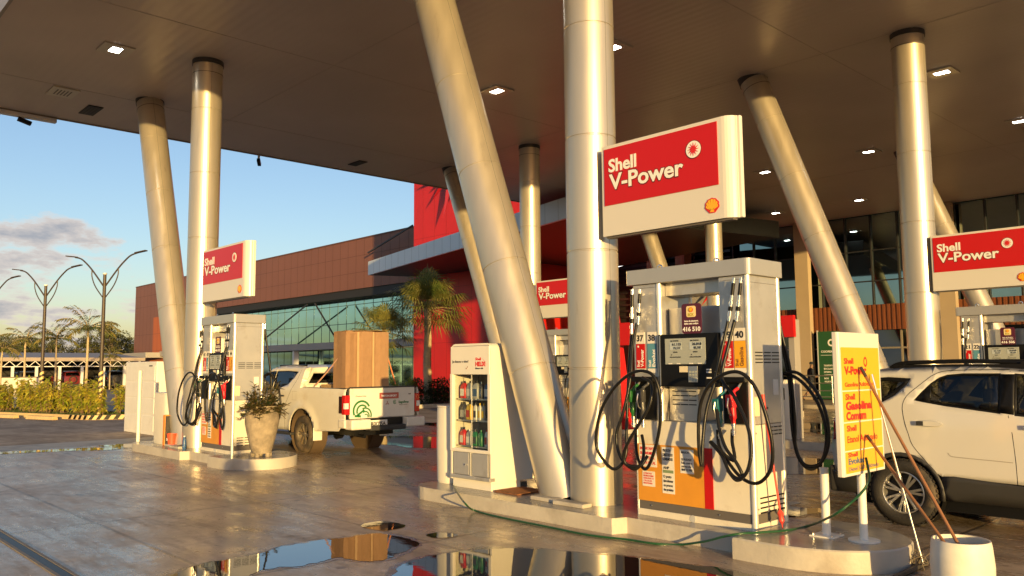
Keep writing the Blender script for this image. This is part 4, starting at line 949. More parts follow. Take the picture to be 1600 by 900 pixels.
roundbin('waste_bin', -8.86, 7.22, .16, .46, .50, 1.0, 'white rounded bin standing left of the oil cabinet', binwhite)
roundbin('waste_bin', -17.85, 6.78, .16, .95, .55, 1.04, 'large white rounded tank on the left end of the left island', binwhite)
roundbin('waste_bin', -8.85, 16.3, .16, .5, .5, 1.2, 'white bin on the far island, seen right of the big dispenser', binwhite)
roundbin('waste_bin', -5.55, 14.6, 0, .55, .5, 1.55, 'white bin peeking over the suv roof left of the far dispenser', binwhite)
# tall pale post and low posts
def post(x, y, z, h, r, lab, plate_=None, name='bollard', mt_=None):
    t = thing(name, lab, 'post', (x, y, z)); B().cyl((0, 0, 0), (0, 0, h), r, seg=24).out('tube', mt_ or white, t); 
    c = B().cyl((0, 0, h), (0, 0, h+.012), r*1.08, seg=24).out('cap', mt_ or white, t)
    if plate_ == 'square':
        p = B().box(-.11, .11, -.11, .11, 0, .012).out('base_plate', white, t, bev=.002)
        q = B(); [q.cyl((sx*.085, sy*.085, .012), (sx*.085, sy*.085, .026), .009, seg=6) for sx in (-1, 1) for sy in (-1, 1)]; q.out('bolt', steelrail, p)
    elif plate_: B().cyl((0, 0, 0), (0, 0, .012), .12, seg=32).out('base_plate', white, t)
    return t
post(-3.56, 7.14, .185, .585, .037, 'short white bollard left of the yellow price board', 'square')
post(-18.78, 6.42, .16, 1.52, .04, 'tall slim pale post at the far end of the left island', None, 'slim_post')
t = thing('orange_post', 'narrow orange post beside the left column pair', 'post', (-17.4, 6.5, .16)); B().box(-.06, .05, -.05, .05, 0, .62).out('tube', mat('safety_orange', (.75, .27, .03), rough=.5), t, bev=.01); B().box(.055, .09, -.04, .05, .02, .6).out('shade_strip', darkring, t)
t = thing('red_bucket', 'small orange-red bucket beside the narrow orange post', 'bucket', (-17.08, 6.5, .16))
bm_ = mat('bucket_red', (.72, .10, .04), rough=.5)
B().lathe([(.07, 0), (.07, .005), (.095, .24), (.103, .245), (.103, .26), (.09, .26), (.068, .03), (0, .03)], seg=28).out('bucket', bm_, t); L = B(); text(L, 'SA', (-.04, -.096, .12), .08, .05, bold=.03); L.out('lettering', white_t, t)
t = thing('blue_jug', 'small blue jug at the foot of the left upright column', 'jug', (-16.23, 6.42, .16)); B().lathe([(0, 0), (.032, .0), (.036, .02), (.036, .17), (.024, .21), (.018, .24), (0, .24)], seg=20).out('body', mat('blue_plastic', (.03, .10, .25), rough=.35), t); B().cyl((0, 0, .24), (0, 0, .262), .02, seg=12).out('cap', white, t)
# grey post and red box seen past the dispenser
t = thing('red_call_box', 'red box on a grey post, seen just right of the big dispenser', 'call box', (-8.68, 16.3, .16)); B().box(-.05, .09, -.12, .12, 0, 2.5).out('post', greyclad, t, bev=.01); B().box(-.25, .14, -.22, -.13, 2.12, 2.58).out('red_box', red, t, bev=.01)
t = thing('red_totem', 'tall red totem slab between the nearest column and the dispenser', 'totem', (-13.35, 16.1, .16))
B().prism([(-.62, 0), (.5, 0), (.1, 2.95), (-.62, 2.95)], (0, 0, 0), UX, UZ, .3).out('slab', red, t, bev=.01); B().box(.1, .9, -.35, -.05, 2.05, 2.6).out('side_box', red, t, bev=.01)

# ================================================================== yellow price board
t = thing('price_board', 'yellow price board with red fuel names on a white post at the island end', 'sign board', (-3.22, 7.17, .185))
B().cyl((-.02, 0, .0), (-.02, 0, .62), .035, seg=24).out('post', white, t); B().cyl((-.02, 0, 0), (-.02, 0, .012), .13, seg=32).out('base_plate', white, t)
y0, y1, z0, z1 = -.40, .41, .575, 1.79
pf = [(-.045, y0+.02), (-.035, y0), (.0, y0), (.018, y0+.012), (.018, y1), (-.045, y1)]
B().add([(x, y, z) for z in (z0, z1) for x, y in pf], [(0, 1, 2, 3, 4, 5), (11, 10, 9, 8, 7, 6)]+[(i, (i+1) % 6, 6+(i+1) % 6, 6+i) for i in range(6)]).out('case', signwhite, t, bev=.004)
hs = [(1.305, 1.60), (1.03, 1.295), (.77, 1.02), (.60, .76)]
hs = [(1.295, 1.66), (1.03, 1.283), (.79, 1.018), (.60, .778)]
for k, (a, c) in enumerate(hs): B().box(.0185, .021, y0+.04, y1-.03, a, c).out('yellow_field', signyellow, t)
tgr = mat('lettering_grey', (.10, .14, .20))
fields = [o for o in t.children if o.name.startswith('yellow_field')]; fields.sort(key=lambda o: -max(v.co.z for v in o.data.vertices))
def yb(fi, s, y, z, w_, h_, bo=.03, mt_=red_t):
    q = B(); text(q, s, (.0212, y0+y-.045, z), w_*1.13, h_*1.05, ux=UY, uy=UZ, bold=bo, depth=.0015); q.out('lettering', mt_, fields[fi])
yb(0, 'Shell', .13, 1.52, .16, .045); yb(0, 'V-Power', .13, 1.43, .38, .062, .05); yb(0, 'Gasolina Aditivada', .13, 1.325, .48, .034, .02)
yb(1, 'Shell', .13, 1.215, .16, .045); yb(1, 'Gasolina', .13, 1.13, .44, .062, .05); yb(1, 'Comum', .13, 1.045, .34, .062, .05)
yb(2, 'Shell', .13, .95, .16, .045); yb(2, 'Etanol Aditivado', .13, .855, .52, .052, .02)
yb(3, 'Shell', .13, .735, .16, .034); yb(3, 'Evolux', .13, .675, .27, .046, .045, tgr); yb(3, 'Diesel S-10 Aditivado', .13, .618, .52, .032, .015, tgr)
ring = [(.035*cos(k*pi/8)*1.0, .045*sin(k*pi/8)) for k in range(16)]; rin = [(x*.6, y*.6) for x, y in ring]
q = B(); q.add([(.0225, y0+.50+x, 1.535+y) for x, y in ring+rin], [(i, (i+1) % 16, 16+(i+1) % 16, 16+i) for i in range(16)]); q.out('ring_emblem', red_t, fields[0])

# ================================================================== barrel with brooms, squeegee
bc_ = Vector((-2.30, 6.70, 0))
t = thing('mop_barrel', 'cut white barrel holding two broom handles at the bottom right', 'barrel', bc_)
B().lathe([(.0, .02), (.185, .02), (.185, 0), (.20, .01), (.212, .1), (.216, .22), (.205, .36), (.197, .40), (.187, .40), (.195, .34), (.2, .22), (.19, .05), (0, .05)], seg=48).out('barrel', mat('barrel_white', (.74, .70, .60), rough=.5, var=.1, vscale=6, dirt=(.10, .08, .05), dscale=7, dlo=.66, dhi=.72, bump=.1, bscale=12), t)
B().lathe([(0, .20), (.19, .20)], seg=40).out('dark_water', black, t)
polem = mat('pole_metal', (.42, .41, .39), rough=.35, metal=.8)
def handle(p, q, r, lab, mt_, name='broom', cat='broom'):
    t = thing(name, lab, cat, p); p, q = Vector(p), Vector(q); d = q-p
    B().tube([d*0, d*.5, d], r, 14).out('handle', mt_, t); B().cyl(d*.0, d*.06, r*1.15, seg=14).out('grip_end', darkring if mt_ is wood else chrome, t)
    return t, d
tip1, tip2 = at(1345, 574, X=-3.175), at(1355, 681, X=-3.175)
def off(a, z): return bc_+Vector((a[0], a[1], z))
e1 = at(1500, 850, z=.36) ; e1 = deep(1497, 850, (bc_-CAM).dot(fwd)-.0); e2 = deep(1472, 843, (bc_-CAM).dot(fwd)+.04)
def extend(tip, e, zb=.12): d = (e-tip).normalized(); return e+d*.13
for tip, e, lab in ((tip1, e1, 'long wooden broom handle leaning from the barrel high against the yellow board'), (tip2, e2, 'shorter wooden broom handle leaning from the barrel low against the yellow board')):
    bo = extend(tip, e, .14); t, d = handle(tip, bo, .0125, lab, wood)
hd = at(1442, 880, z=.05); tp = at(1362, 585, X=-3.17)
t, d = handle(tp, hd, .009, 'thin metal squeegee pole leaning on the board, head on the ground by the barrel', polem, 'squeegee', 'squeegee')
a, c = at(1398, 902, z=.03)-tp, at(1462, 872, z=.03)-tp
B().bar(a, c, .035, .03).out('squeegee_head', darkring, t, bev=.004); B().bar(a-Vector((0, 0, .017)), c-Vector((0, 0, .017)), .010, .02).out('rubber_blade', rubber, t)
b = B(); rb = random.Random(9); c0 = at(1425, 885, z=.01)
for i in range(26):
    p = c0+Vector((rb.uniform(-.12, .10), rb.uniform(-.04, .08), 0)); pts = [p+Vector((rb.uniform(-.05, .05), rb.uniform(-.05, .05), rb.uniform(.0, .12))) for _ in range(4)]; b.tube(smoothpath(pts, 3), .0035, 5)
tag(b.out('mop_strings', mat('mop_dirty', (.16, .13, .09), rough=.9)), 'dirty loose mop strings lying beside the barrel', 'mop')
# red rod with pointed red end leaning on the dispenser side
p, q = at(1191, 612, X=-4.10), at(1223, 826, z=.19)
t = thing('red_pole', 'thin red pole leaning against the right side of the nearest dispenser', 'pole', q); rr = mat('red_plastic', (.75, .06, .04), rough=.4)
b = B(); d = p-q; b.tube([d*.06, d*.55, d*.98], [.010, .010, .016], 10); b.out('rod', rr, t); b = B(); b.lathe([(.004, 0), (.006, .04), (.028, .07), (.022, .11), (.03, .14), (.012, .17)], (0, 0, 0), d, 14); b.out('foot', rr, t)
# green garden hose
def G(x, y, z): return at(x, y, z=z)
hp = [deep(703, 640, 11.35), deep(702, 690, 11.3), deep(703, 735, 11.2)]
hz = [(706, 752, .17), (716, 772, .17), (727, 787, .17), (738, 796, .03), (760, 803, .012), (800, 812, .012), (860, 824, .012), (920, 836, .012), (980, 843, .012), (1020, 849, .012)]
hp += [G(*k) for k in hz] + [at(1060, 851, Y=6.64), at(1100, 846, Y=6.60), at(1128, 839, Y=6.56), at(1155, 834, z=.2), at(1185, 832, z=.2), at(1225, 829, z=.2), at(1262, 822, z=.2), at(1300, 806, Y=6.95), at(1330, 785, Y=6.98), at(1350, 765, Y=7.02), at(1358, 748, Y=7.06), at(1357, 735, Y=7.10), at(1353, 715, Y=7.14)]
tag(B().tube(smoothpath(hp, 6), .011, 8).out('garden_hose', mat('hose_green', (.015, .075, .03), rough=.3)), 'dark green garden hose running from the oil cabinet along the island to the price board', 'hose')

# ================================================================== urn planter
t = thing('urn_planter', 'big weathered clay urn with dark leafy plant on the left island end', 'planter', (-13.66, 6.76, .185))
B().lathe([(.0, .06), (.165, .06), (.175, .10), (.215, .25), (.265, .46), (.292, .60), (.29, .70), (.262, .765), (.225, .795), (.22, .81), (.235, .835), (.252, .85), (.25, .875), (.215, .875), (.205, .84), (.20, .78), (0, .78)], seg=56).out('urn', pot, t)
b = B()
for k in range(5): a = k*2*pi/5+.3; b.lathe([(.03, 0), (.045, .03), (.04, .085)], (.15*cos(a), .15*sin(a), -.015), (0, 0, 1), 12)
b.out('feet', pot, t)
pl = thing('potted_plant', 'dark green glossy leafed plant growing out of the clay urn', 'plant', (-13.66, 6.76, .96))
rb = random.Random(5); lf, st = B(), B()
def leaf(b, p, d, L, w, droop=.15):
    d = Vector(d).normalized(); s = d.cross(Vector((0, 0, 1)));  s = s.normalized() if s.length > .05 else Vector((1, 0, 0)); n_ = s.cross(d); p = Vector(p)
    b.add([p, p+d*L*.45+s*w-n_*L*.05*0, p+d*L-Vector((0, 0, L*droop)), p+d*L*.45-s*w], [(0, 1, 2, 3)])
for i in range(80):
    a = rb.uniform(0, 2*pi); tl = rb.uniform(.15, 1.25); d = Vector((cos(a)*tl, sin(a)*tl, 1)).normalized(); L = rb.uniform(.28, .62) if tl > .5 else rb.uniform(.4, .75)
    pts = [Vector((cos(a)*.08, sin(a)*.08, -.1))]
    for k in range(5): pts.append(pts[-1]+(d+Vector((0, 0, -.28*tl*k)))*L/5)
    st.tube(pts, .006, 5)
    for k in range(1, 6):
        for q in range(4):
            aa = rb.uniform(0, 2*pi); leaf(lf, pts[k].lerp(pts[max(0, k-1)], rb.random()), (cos(aa), sin(aa), rb.uniform(-.1, .9)), rb.uniform(.08, .14), rb.uniform(.022, .034))
lf.out('leaves', leafmat('zz_leaf', (.03, .06, .016), (.13, .085, .03), 8, .25), pl, recalc=False); st.out('stems', mat('stem_brown', (.10, .07, .03), rough=.7), pl)

# ================================================================== vehicles
def panel(name, outline, holes, fn, mt_, parent, step=.09, thick=.012, smooth=True, side=1):
    """2D outline (u,v) with holes, filled, gridded, mapped by fn(u,v) -> point; thickened inward"""
    bm = bmesh.new(); edges = []
    for lp in [outline]+list(holes):
        vs = [bm.verts.new((u, v, 0)) for u, v in lp]; edges += [bm.edges.new((vs[i], vs[(i+1) % len(vs)])) for i in range(len(vs))]
    bmesh.ops.triangle_fill(bm, use_beauty=True, use_dissolve=False, edges=edges)
    us = [u for u, v in outline]; vv = [v for u, v in outline]
    for ax, lo, hi in ((0, min(us), max(us)), (1, min(vv), max(vv))):
        k = lo+step
        while k < hi-1e-4:
            co_ = (k, 0, 0) if ax == 0 else (0, k, 0); no = (1, 0, 0) if ax == 0 else (0, 1, 0)
            bmesh.ops.bisect_plane(bm, geom=bm.verts[:]+bm.edges[:]+bm.faces[:], plane_co=co_, plane_no=no, dist=1e-5); k += step
    for v in bm.verts: v.co = fn(v.co.x, v.co.y)
    bmesh.ops.recalc_face_normals(bm, faces=bm.faces)
    bm.normal_update(); f = max(bm.faces, key=lambda f: f.calc_area()); c = f.calc_center_median(); ref = panel.center
    if sum((f.normal.dot(f.calc_center_median()-ref))*f.calc_area() for f in bm.faces) < 0: bmesh.ops.reverse_faces(bm, faces=bm.faces)
    me = bpy.data.meshes.new(name); bm.to_mesh(me); bm.free(); me.materials.append(mt_)
    me.polygons.foreach_set('use_smooth', [smooth]*len(me.polygons))
    if smooth:
        me.set_sharp_from_angle(angle=radians(40))
    o = bpy.data.objects.new(name, me); COL.objects.link(o); o.parent = parent
    if thick: s = o.modifiers.new('thickness', 'SOLIDIFY'); s.thickness = thick; s.offset = -1; s.use_even_offset = False
    return o
panel.center = Vector((0, 0, .8))
def inter(tbl, x):
    if x <= tbl[0][0]: return tbl[0][1]
    for (a, b_), (c, d) in zip(tbl, tbl[1:]):
        if x <= c: t_ = (x-a)/(c-a); return b_+(d-b_)*t_
    return tbl[-1][1]
def spl(tbl, n=5):   # smooth a table of points
    p = smoothpath([(a, b_, 0) for a, b_ in tbl], n); return [(q.x, q.y) for q in p]
def wheel(t, x, y, z, r, w, rr, tm, rm, side, spokes=10, twin=True, dish=.03):
    """axis along Y; side = -1 faces -Y"""
    o = thing('wheel', None, None) if 0 else None
    hb = B(); hw = w/2
    prof = [(rr*.98, -hw*.82), (rr*1.04, -hw*.95), (rr*1.25, -hw*1.02), (r*.93, -hw*.92), (r*.985, -hw*.72), (r, -hw*.4), (r, hw*.4), (r*.985, hw*.72), (r*.93, hw*.92), (rr*1.25, hw*1.02), (rr*1.04, hw*.95), (rr*.98, hw*.82), (rr*.95, 0), (rr*.98, -hw*.82)]
    hb.lathe(prof, (0, 0, 0), (0, 1, 0), 56)
    nb = 44
    for i in range(nb):
        a = 2*pi*i/nb
        for s_ in (-1, 1):
            c = Vector(((r+.001)*cos(a+.03*s_), s_*hw*.45, (r+.001)*sin(a+.03*s_))); ra = Vector((cos(a), 0, sin(a))); ta = Vector((-sin(a), 0, cos(a)))
            hb.obox(c, ra*.006, Vector((0, hw*.36, 0))+ta*.012*s_, ta*r*.045)
    wo_ = bpy.data.objects.new('wheel', None); COL.objects.link(wo_); wo_.parent = t; wo_.location = (x, y, z); wo_.empty_display_size = .1
    hb.out('tyre', tm, wo_)
    b = B(); f = side
    b.lathe([(rr*.985, f*hw*.80), (rr*.93, f*hw*.84), (rr*.90, f*hw*.74), (rr*.86, f*hw*.1), (rr*.86, -f*hw*.6)], (0, 0, 0), (0, 1, 0), 48)
    b.lathe([(0, f*hw*.66), (rr*.15, f*hw*.68), (rr*.20, f*hw*.60), (rr*.24, f*hw*.45)], (0, 0, 0), (0, 1, 0), 24)
    for i in range(spokes):
        a = 2*pi*i/spokes+.1
        for da in ((-.11, .11) if twin else (0,)):
            ra, ra2 = Vector((cos(a+da*.4), 0, sin(a+da*.4))), Vector((cos(a+da*1.3), 0, sin(a+da*1.3)))
            p, q = ra*rr*.18+Vector((0, f*hw*.60, 0)), ra2*rr*.92+Vector((0, f*hw*.74, 0)); d_ = (q-p); s_ = d_.cross(Vector((0, 1, 0))).normalized()
            w0, w1 = rr*(.045 if twin else .075), rr*(.06 if twin else .11)
            b.add([p-s_*w0, p+s_*w0, q+s_*w1, q-s_*w1]+[v-Vector((0, f*.03, 0)) for v in (p-s_*w0, p+s_*w0, q+s_*w1, q-s_*w1)], [(0, 1, 2, 3), (7, 6, 5, 4), (0, 1, 5, 4), (1, 2, 6, 5), (2, 3, 7, 6), (3, 0, 4, 7)])
    b.out('rim', rm, wo_, bev=.003)
    c = B(); c.lathe([(0, -f*hw*.1), (rr*.84, -f*hw*.1)], (0, 0, 0), (0, 1, 0), 32); c.lathe([(0, f*hw*.05), (rr*.6, f*hw*.05), (rr*.6, -f*.02)], (0, 0, 0), (0, 1, 0), 32); c.out('brake_disc', mat('brake_dark', (.045, .04, .035), rough=.7), wo_)
    k = B()
    for i in range(5): a = 2*pi*i/5; k.cyl((rr*.12*cos(a), f*hw*.66, rr*.12*sin(a)), (rr*.12*cos(a), f*hw*.72, rr*.12*sin(a)), .008, seg=6)
    k.out('wheel_nut', chrome, wo_)
    return wo_

# ---- compact SUV, local x forward from the rear bumper, centre line y = 0
def suv():
    t = thing('compact_suv', 'x', 'car')
    panel.center = Vector((2.0, 0, .8))
    top = spl([(.02, 1.00), (.06, 1.20), (.16, 1.42), (.30, 1.56), (.42, 1.625), (.70, 1.655), (1.1, 1.672), (1.6, 1.668), (2.05, 1.62), (2.35, 1.53), (2.75, 1.30), (2.98, 1.14), (3.2, 1.07), (3.6, 1.0), (3.85, .90), (3.97, .76)], 4)
    hw = lambda x, z: (.885-.10*max(0, (x-3.2)/.8)**2-.07*max(0, (.35-x)/.35)**2)*(1)-(.0 if z > .95 else .02*((.95-z)/.5)**2)-(0 if z < 1.05 else .16*((z-1.05)/.6)**1.35)
    def S(x, z, sd, o_=0):
        tz = inter(top, x); dd = max(0, tz-z); r = .09; y = hw(x, z)-o_
        if dd < r: y -= r*(1-sqrt(max(0, 1-(1-dd/r)**2)))
        y -= .012*max(0, 1-abs(z-.93)/.03)*0
        return Vector((x, sd*y, z))
    C_ = 9.07; gx = lambda X: X+4.45   # world X -> local x
    archR = [(gx(-3.66)+.395*cos(radians(a)), .36+.385*sin(radians(a))) for a in range(180, -1, -12)]
    archF = [(3.31+.395*cos(radians(a)), .36+.385*sin(radians(a))) for a in range(180, -1, -12)]
    winR = [(gx(x), z) for x, z in ((-3.52, 1.315), (-3.45, 1.40), (-3.36, 1.495), (-3.28, 1.555), (-3.2, 1.585), (-3.05, 1.60), (-2.70, 1.60), (-2.69, 1.20), (-2.9, 1.225), (-3.2, 1.26), (-3.42, 1.295))]
    winF = [(gx(-2.58), 1.60), (2.15, 1.575), (2.35, 1.50), (2.62, 1.33), (2.78, 1.21), (2.78, 1.14), (2.4, 1.15), (gx(-2.57), 1.185)]
    qtr = [(gx(x), z) for x, z in ((-3.56, 1.545), (-3.60, 1.475), (-3.72, 1.36), (-3.84, 1.29), (-4.05, 1.27), (-4.17, 1.31), (-4.13, 1.46), (-4.02, 1.545), (-3.8, 1.56))]
    lower = [(0.03, .5), (0.0, .72), (0.02, .98)]
    out = lower+[(x, z) for x, z in top if x > .03]+[(3.99, .6), (3.97, .50)]+[(x, z) for x, z in [(3.31+.395, .50)]]+[p for p in archF[::-1] if p[1] > .50]+[(3.31-.395, .50)]+[(gx(-3.66)+.395, .545)]+[p for p in archR[::-1] if p[1] > .545]+[(gx(-3.66)-.395, .5)]
    for sd in (-1, 1):
        f = lambda x, z, sd=sd: S(x, z, sd)
        body = panel('body_side', out, [winR, winF, qtr], f, carwhite, t, .085)
        # dark window surrounds + glass, 1 cm inside
        for nm, wl in (('rear_door_glass', winR), ('front_door_glass', winF), ('quarter_glass', qtr)):
            g = panel(nm, offset_poly(wl, .004), [], lambda x, z, sd=sd: S(x, z, sd, .010), glassdark, t, .12, .003)
            fr_ = panel('window_seal', offset_poly(wl, .0), [offset_poly(wl, .020 if nm != 'quarter_glass' else .045)], lambda x, z, sd=sd: S(x, z, sd, .005), black, g, .12, .004)
        # B pillar blackout
        panel('pillar_trim', [(gx(-2.70), 1.21), (gx(-2.70), 1.59), (gx(-2.575), 1.59), (gx(-2.57), 1.195)], [], lambda x, z, sd=sd: S(x, z, sd, -.003), black, t, .1, .003)
        panel('pillar_trim', [(gx(-3.50), 1.315), (gx(-3.37), 1.475), (gx(-3.35), 1.475), (gx(-3.35), 1.29)], [], lambda x, z, sd=sd: S(x, z, sd, .002), black, t, .1, .003)
        # dark lower cladding, sills, arch lips
        cl = [(gx(-3.66)+.40, .30), (gx(-3.66)+.40, .545), (1.3, .555), (gx(-2.54), .515), (3.31-.40, .50), (3.31-.40, .30)]
        panel('sill_cladding', cl, [], lambda x, z, sd=sd: S(x, z, sd, -.012+.03*max(0, (.4-z)/.1)), clad, t, .1, .015)
        for cxx in (gx(-3.66), 3.31):
            o2 = [(cxx+.415*cos(radians(a)), .36+.405*sin(radians(a))) for a in range(190, -11, -10)]; i2 = [(cxx+.375*cos(radians(a)), .36+.365*sin(radians(a))) for a in range(-10, 191, 10)]
            panel('arch_trim', o2+i2, [], lambda x, z, sd=sd: S(x, z, sd, -.014), clad, t, .12, .03)
            B().lathe([(.385, -.26), (.385, .0)], (cxx, sd*(.83)-(.0 if sd < 0 else 0), .36), (0, -sd*-1 if 0 else (1 if sd > 0 else -1), 0), 40).out('wheel_well', black, t)
        panel('bumper_side', [(.0, .28), (-.02, .5), (.03, .515), (gx(-3.66)-.41, .515), (gx(-3.66)-.41, .30)], [], lambda x, z, sd=sd: S(x, z, sd, -.008), clad, t, .1, .015)
        panel('bumper_side', [(3.31+.41, .28), (3.31+.41, .51), (3.98, .51), (3.97, .28)], [], lambda x, z, sd=sd: S(x, z, sd, -.008), clad, t, .1, .015)
        # shut lines as recessed dark strips
        def line(pts, w_=.006, nm='shut_line', mt_=black, o__=-.0012, par=body):
            l = [Vector(p) for p in pts]; a_, b2_ = [], []
            for i, p in enumerate(l):
                tt = (l[min(i+1, len(l)-1)]-l[max(i-1, 0)]).normalized(); nn_ = Vector((-tt.y, tt.x)); a_.append(tuple(p+nn_*w_/2)); b2_.append(tuple(p-nn_*w_/2))
            bq = B(); P1 = [S(x, z, sd, o__) for x, z in a_]; P2 = [S(x, z, sd, o__) for x, z in b2_]; n_ = len(P1)
            bq.add(P1+P2, [(i, i+1, n_+i+1, n_+i) for i in range(n_-1)]); return bq.out(nm, mt_, par)
        dl = spl([(gx(x), z) for x, z in ((-2.63, 1.635), (-3.1, 1.63), (-3.3, 1.60), (-3.46, 1.48), (-3.59, 1.36), (-3.63, 1.26), (-3.62, 1.16), (-3.6, 1.07), (-3.57, .96), (-3.53, .84), (-3.41, .69), (-3.31, .57), (-3.22, .45), (-3.15, .38))], 3)
        line(dl); line([(gx(-2.62), 1.62), (gx(-2.62), 1.18), (gx(-2.59), 1.01), (gx(-2.575), .75), (gx(-2.575), .52)]); line([(gx(-2.575), .51), (gx(-2.57), .36)])
        line([(gx(-2.55), 1.625), (2.1, 1.60), (2.45, 1.47), (2.8, 1.24), (2.86, 1.1), (2.84, .7), (2.75, .45)])
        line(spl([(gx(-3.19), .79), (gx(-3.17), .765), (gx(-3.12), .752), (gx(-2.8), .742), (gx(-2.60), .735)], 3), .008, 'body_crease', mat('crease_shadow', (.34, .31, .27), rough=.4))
        # handles
        for hx in (gx(-3.35), gx(-2.35)):
            hb_ = B(); c = S(hx, 1.08, sd, -.012)
            vs = []; n_ = 20
            for k in range(n_): a = 2*pi*k/n_; vs.append((c.x+.135*cos(a), c.y, c.z+.033*sin(a)*(1 if abs(cos(a)) < .9 else .8)))
            vs2 = [(v[0], v[1]+sd*.018, c.z+(v[2]-c.z)*.75) for v in vs]
            hb_.add(vs+vs2, [(i, (i+1) % n_, n_+(i+1) % n_, n_+i) for i in range(n_)]+[tuple(range(n_, 2*n_))], True); h_ = hb_.out('door_handle', carwhite, t)
            B().obox(S(hx-.09, 1.08, sd, -.026), (.035, 0, 0), (0, .006, 0), (0, 0, .022)).out('handle_recess', clad, h_)
        wheel(t, gx(-3.66), sd*.80, .345, .345, .205, .225, tyre, rimsilver, sd, 7, True)
        wheel(t, 3.31, sd*.80, .345, .345, .205, .225, tyre, rimsilver, sd, 7, True)
        # roof rails
        rl = smoothpath([(.62, sd*.615, 1.655), (.72, sd*.615, 1.70), (.95, sd*.615, 1.715), (1.5, sd*.615, 1.722), (1.95, sd*.60, 1.69), (2.15, sd*.595, 1.63)], 5)
        rb_ = B(); rb_.tube(rl, .022, 8); [rb_.bar((x, sd*.615, 1.60), (x, sd*.615, 1.71), .05, .03) for x in (.78, 1.4, 1.92)]; rb_.box(.66, 2.1, min(sd*.59, sd*.64), max(sd*.59, sd*.64), 1.615, 1.69); rb_.out('roof_rail', black, t)
        B().obox((2.62, sd*.97, 1.17), (.09, 0, 0), (0, .09, 0), (0, 0, .07)).out('mirror', carwhite, t, bev=.03, seg=3)
        panel('headlight', [(3.55, .78), (3.6, .90), (3.86, .82), (3.95, .70), (3.7, .70)], [], lambda x, z, sd=sd: S(x, z, sd, -.006), mat('headlight', (.6, .62, .62), rough=.1), t, .1, .006)
        panel('taillight', [(.03, .85), (.05, 1.10), (.28, 1.10), (.22, .92)], [], lambda x, z, sd=sd: S(x, z, sd, -.006), mat('taillight_red', (.5, .01, .01), rough=.15), t, .1, .006)
    # deck: swept across
    arc = [0]; 
    P_ = [(0.0, .5), (-.01, .72), (.01, .98)]+[p for p in top if p[0] > .02]+[(3.99, .6), (3.97, .32)]
    for i in range(1, len(P_)): arc.append(arc[-1]+sqrt((P_[i][0]-P_[i-1][0])**2+(P_[i][1]-P_[i-1][1])**2))
    xt = list(zip(arc, [p[0] for p in P_])); zt = list(zip(arc, [p[1] for p in P_]))
    def deck(s, v):
        x, z = inter(xt, s), inter(zt, s); y = hw(max(.0, min(x, 3.99)), z)-.09; cr = .03
        return Vector((x+(.05*(1-v*v) if x > 3.3 and z < .95 else 0)-(.04*(1-v*v) if x < .2 else 0), y*v, z+(cr*(1-v*v) if z > 1.0 else 0)+.000))
    s_at = lambda X: next(a for a, p in zip(arc, P_) if p[0] >= X and a > arc[2])
    sr0, sr1 = s_at(.07), s_at(.30); sw0, sw1 = s_at(2.13), s_at(2.9)
    rg = [(sr0, -.82), (sr0, .82), (sr1-.02, .75), (sr1-.02, -.75)]; wg = [(sw0, -.88), (sw0, .88), (sw1, .93), (sw1, -.93)]
    panel('roof_and_hood', [(0, -1), (0, 1), (arc[-1], 1), (arc[-1], -1)], [rg, wg], deck, carwhite, t, .11)
    panel('rear_window', rg, [], lambda s, v: deck(s, v)-Vector((-.008, 0, .008)), glassdark, t, .15, .003)
    panel('windscreen', wg, [], lambda s, v: deck(s, v)-Vector((0, 0, .010)), glassdark, t, .15, .003)
    sp_ = B(); sp_.lathe([(0, -.09), (.26, -.09), (.33, -.06), (.335, 0), (.30, .05), (0, .06)], (-.13, -.0, .93), (-1, 0, 0), 40); sp_.out('spare_wheel', tyre, t); B().lathe([(0, .062), (.22, .062), (.235, .05)], (-.13, 0, .93), (-1, 0, 0), 36).out('spare_cover', carwhite, t)
    B().box(-.06, .3, -.80, .80, .27, .56).out('rear_bumper', clad, t, bev=.03); B().box(3.7, 4.02, -.76, .76, .22, .58).out('front_bumper', clad, t, bev=.05)
    B().box(.2, 3.8, -.70, .70, .17, .27).out('underbody', black, t)
    B().box(.25, 2.9, -.72, .72, .26, .5).out('cabin_floor', black, t)
    se = B()
    for x in (.72, 1.62):
        for y in (-.38, .38): se.box(x, x+.45, y-.25, y+.25, .5, .75); se.obox((x-.02, y, 1.0), (.055, 0, .0), (0, .24, 0), (-.07, 0, .3)); se.obox((x-.09, y, 1.36), (.045, 0, 0), (0, .12, 0), (-.01, 0, .075))
    se.out('seat', mat('seat_fabric', (.05, .048, .045), rough=.9), t, bev=.03); B().box(2.35, 2.8, -.7, .7, .6, 1.02).out('dashboard', black, t, bev=.04)
    st_ = B(); st_.tube([(2.22+.05*cos(a), -.38+.18*sin(a), .98+.17*cos(a)) for a in [2*pi*k/24 for k in range(25)]], .014, 6); st_.out('steering_wheel', black, t)
    B().box(3.98, 4.03, -.25, .25, .36, .47).out('number_plate', paper, t)
    return t
SUV = suv(); SUV.location = (-4.45, 9.07+.885, 0); SUV['label'] = 'white compact suv with black roof rails parked at the right edge'

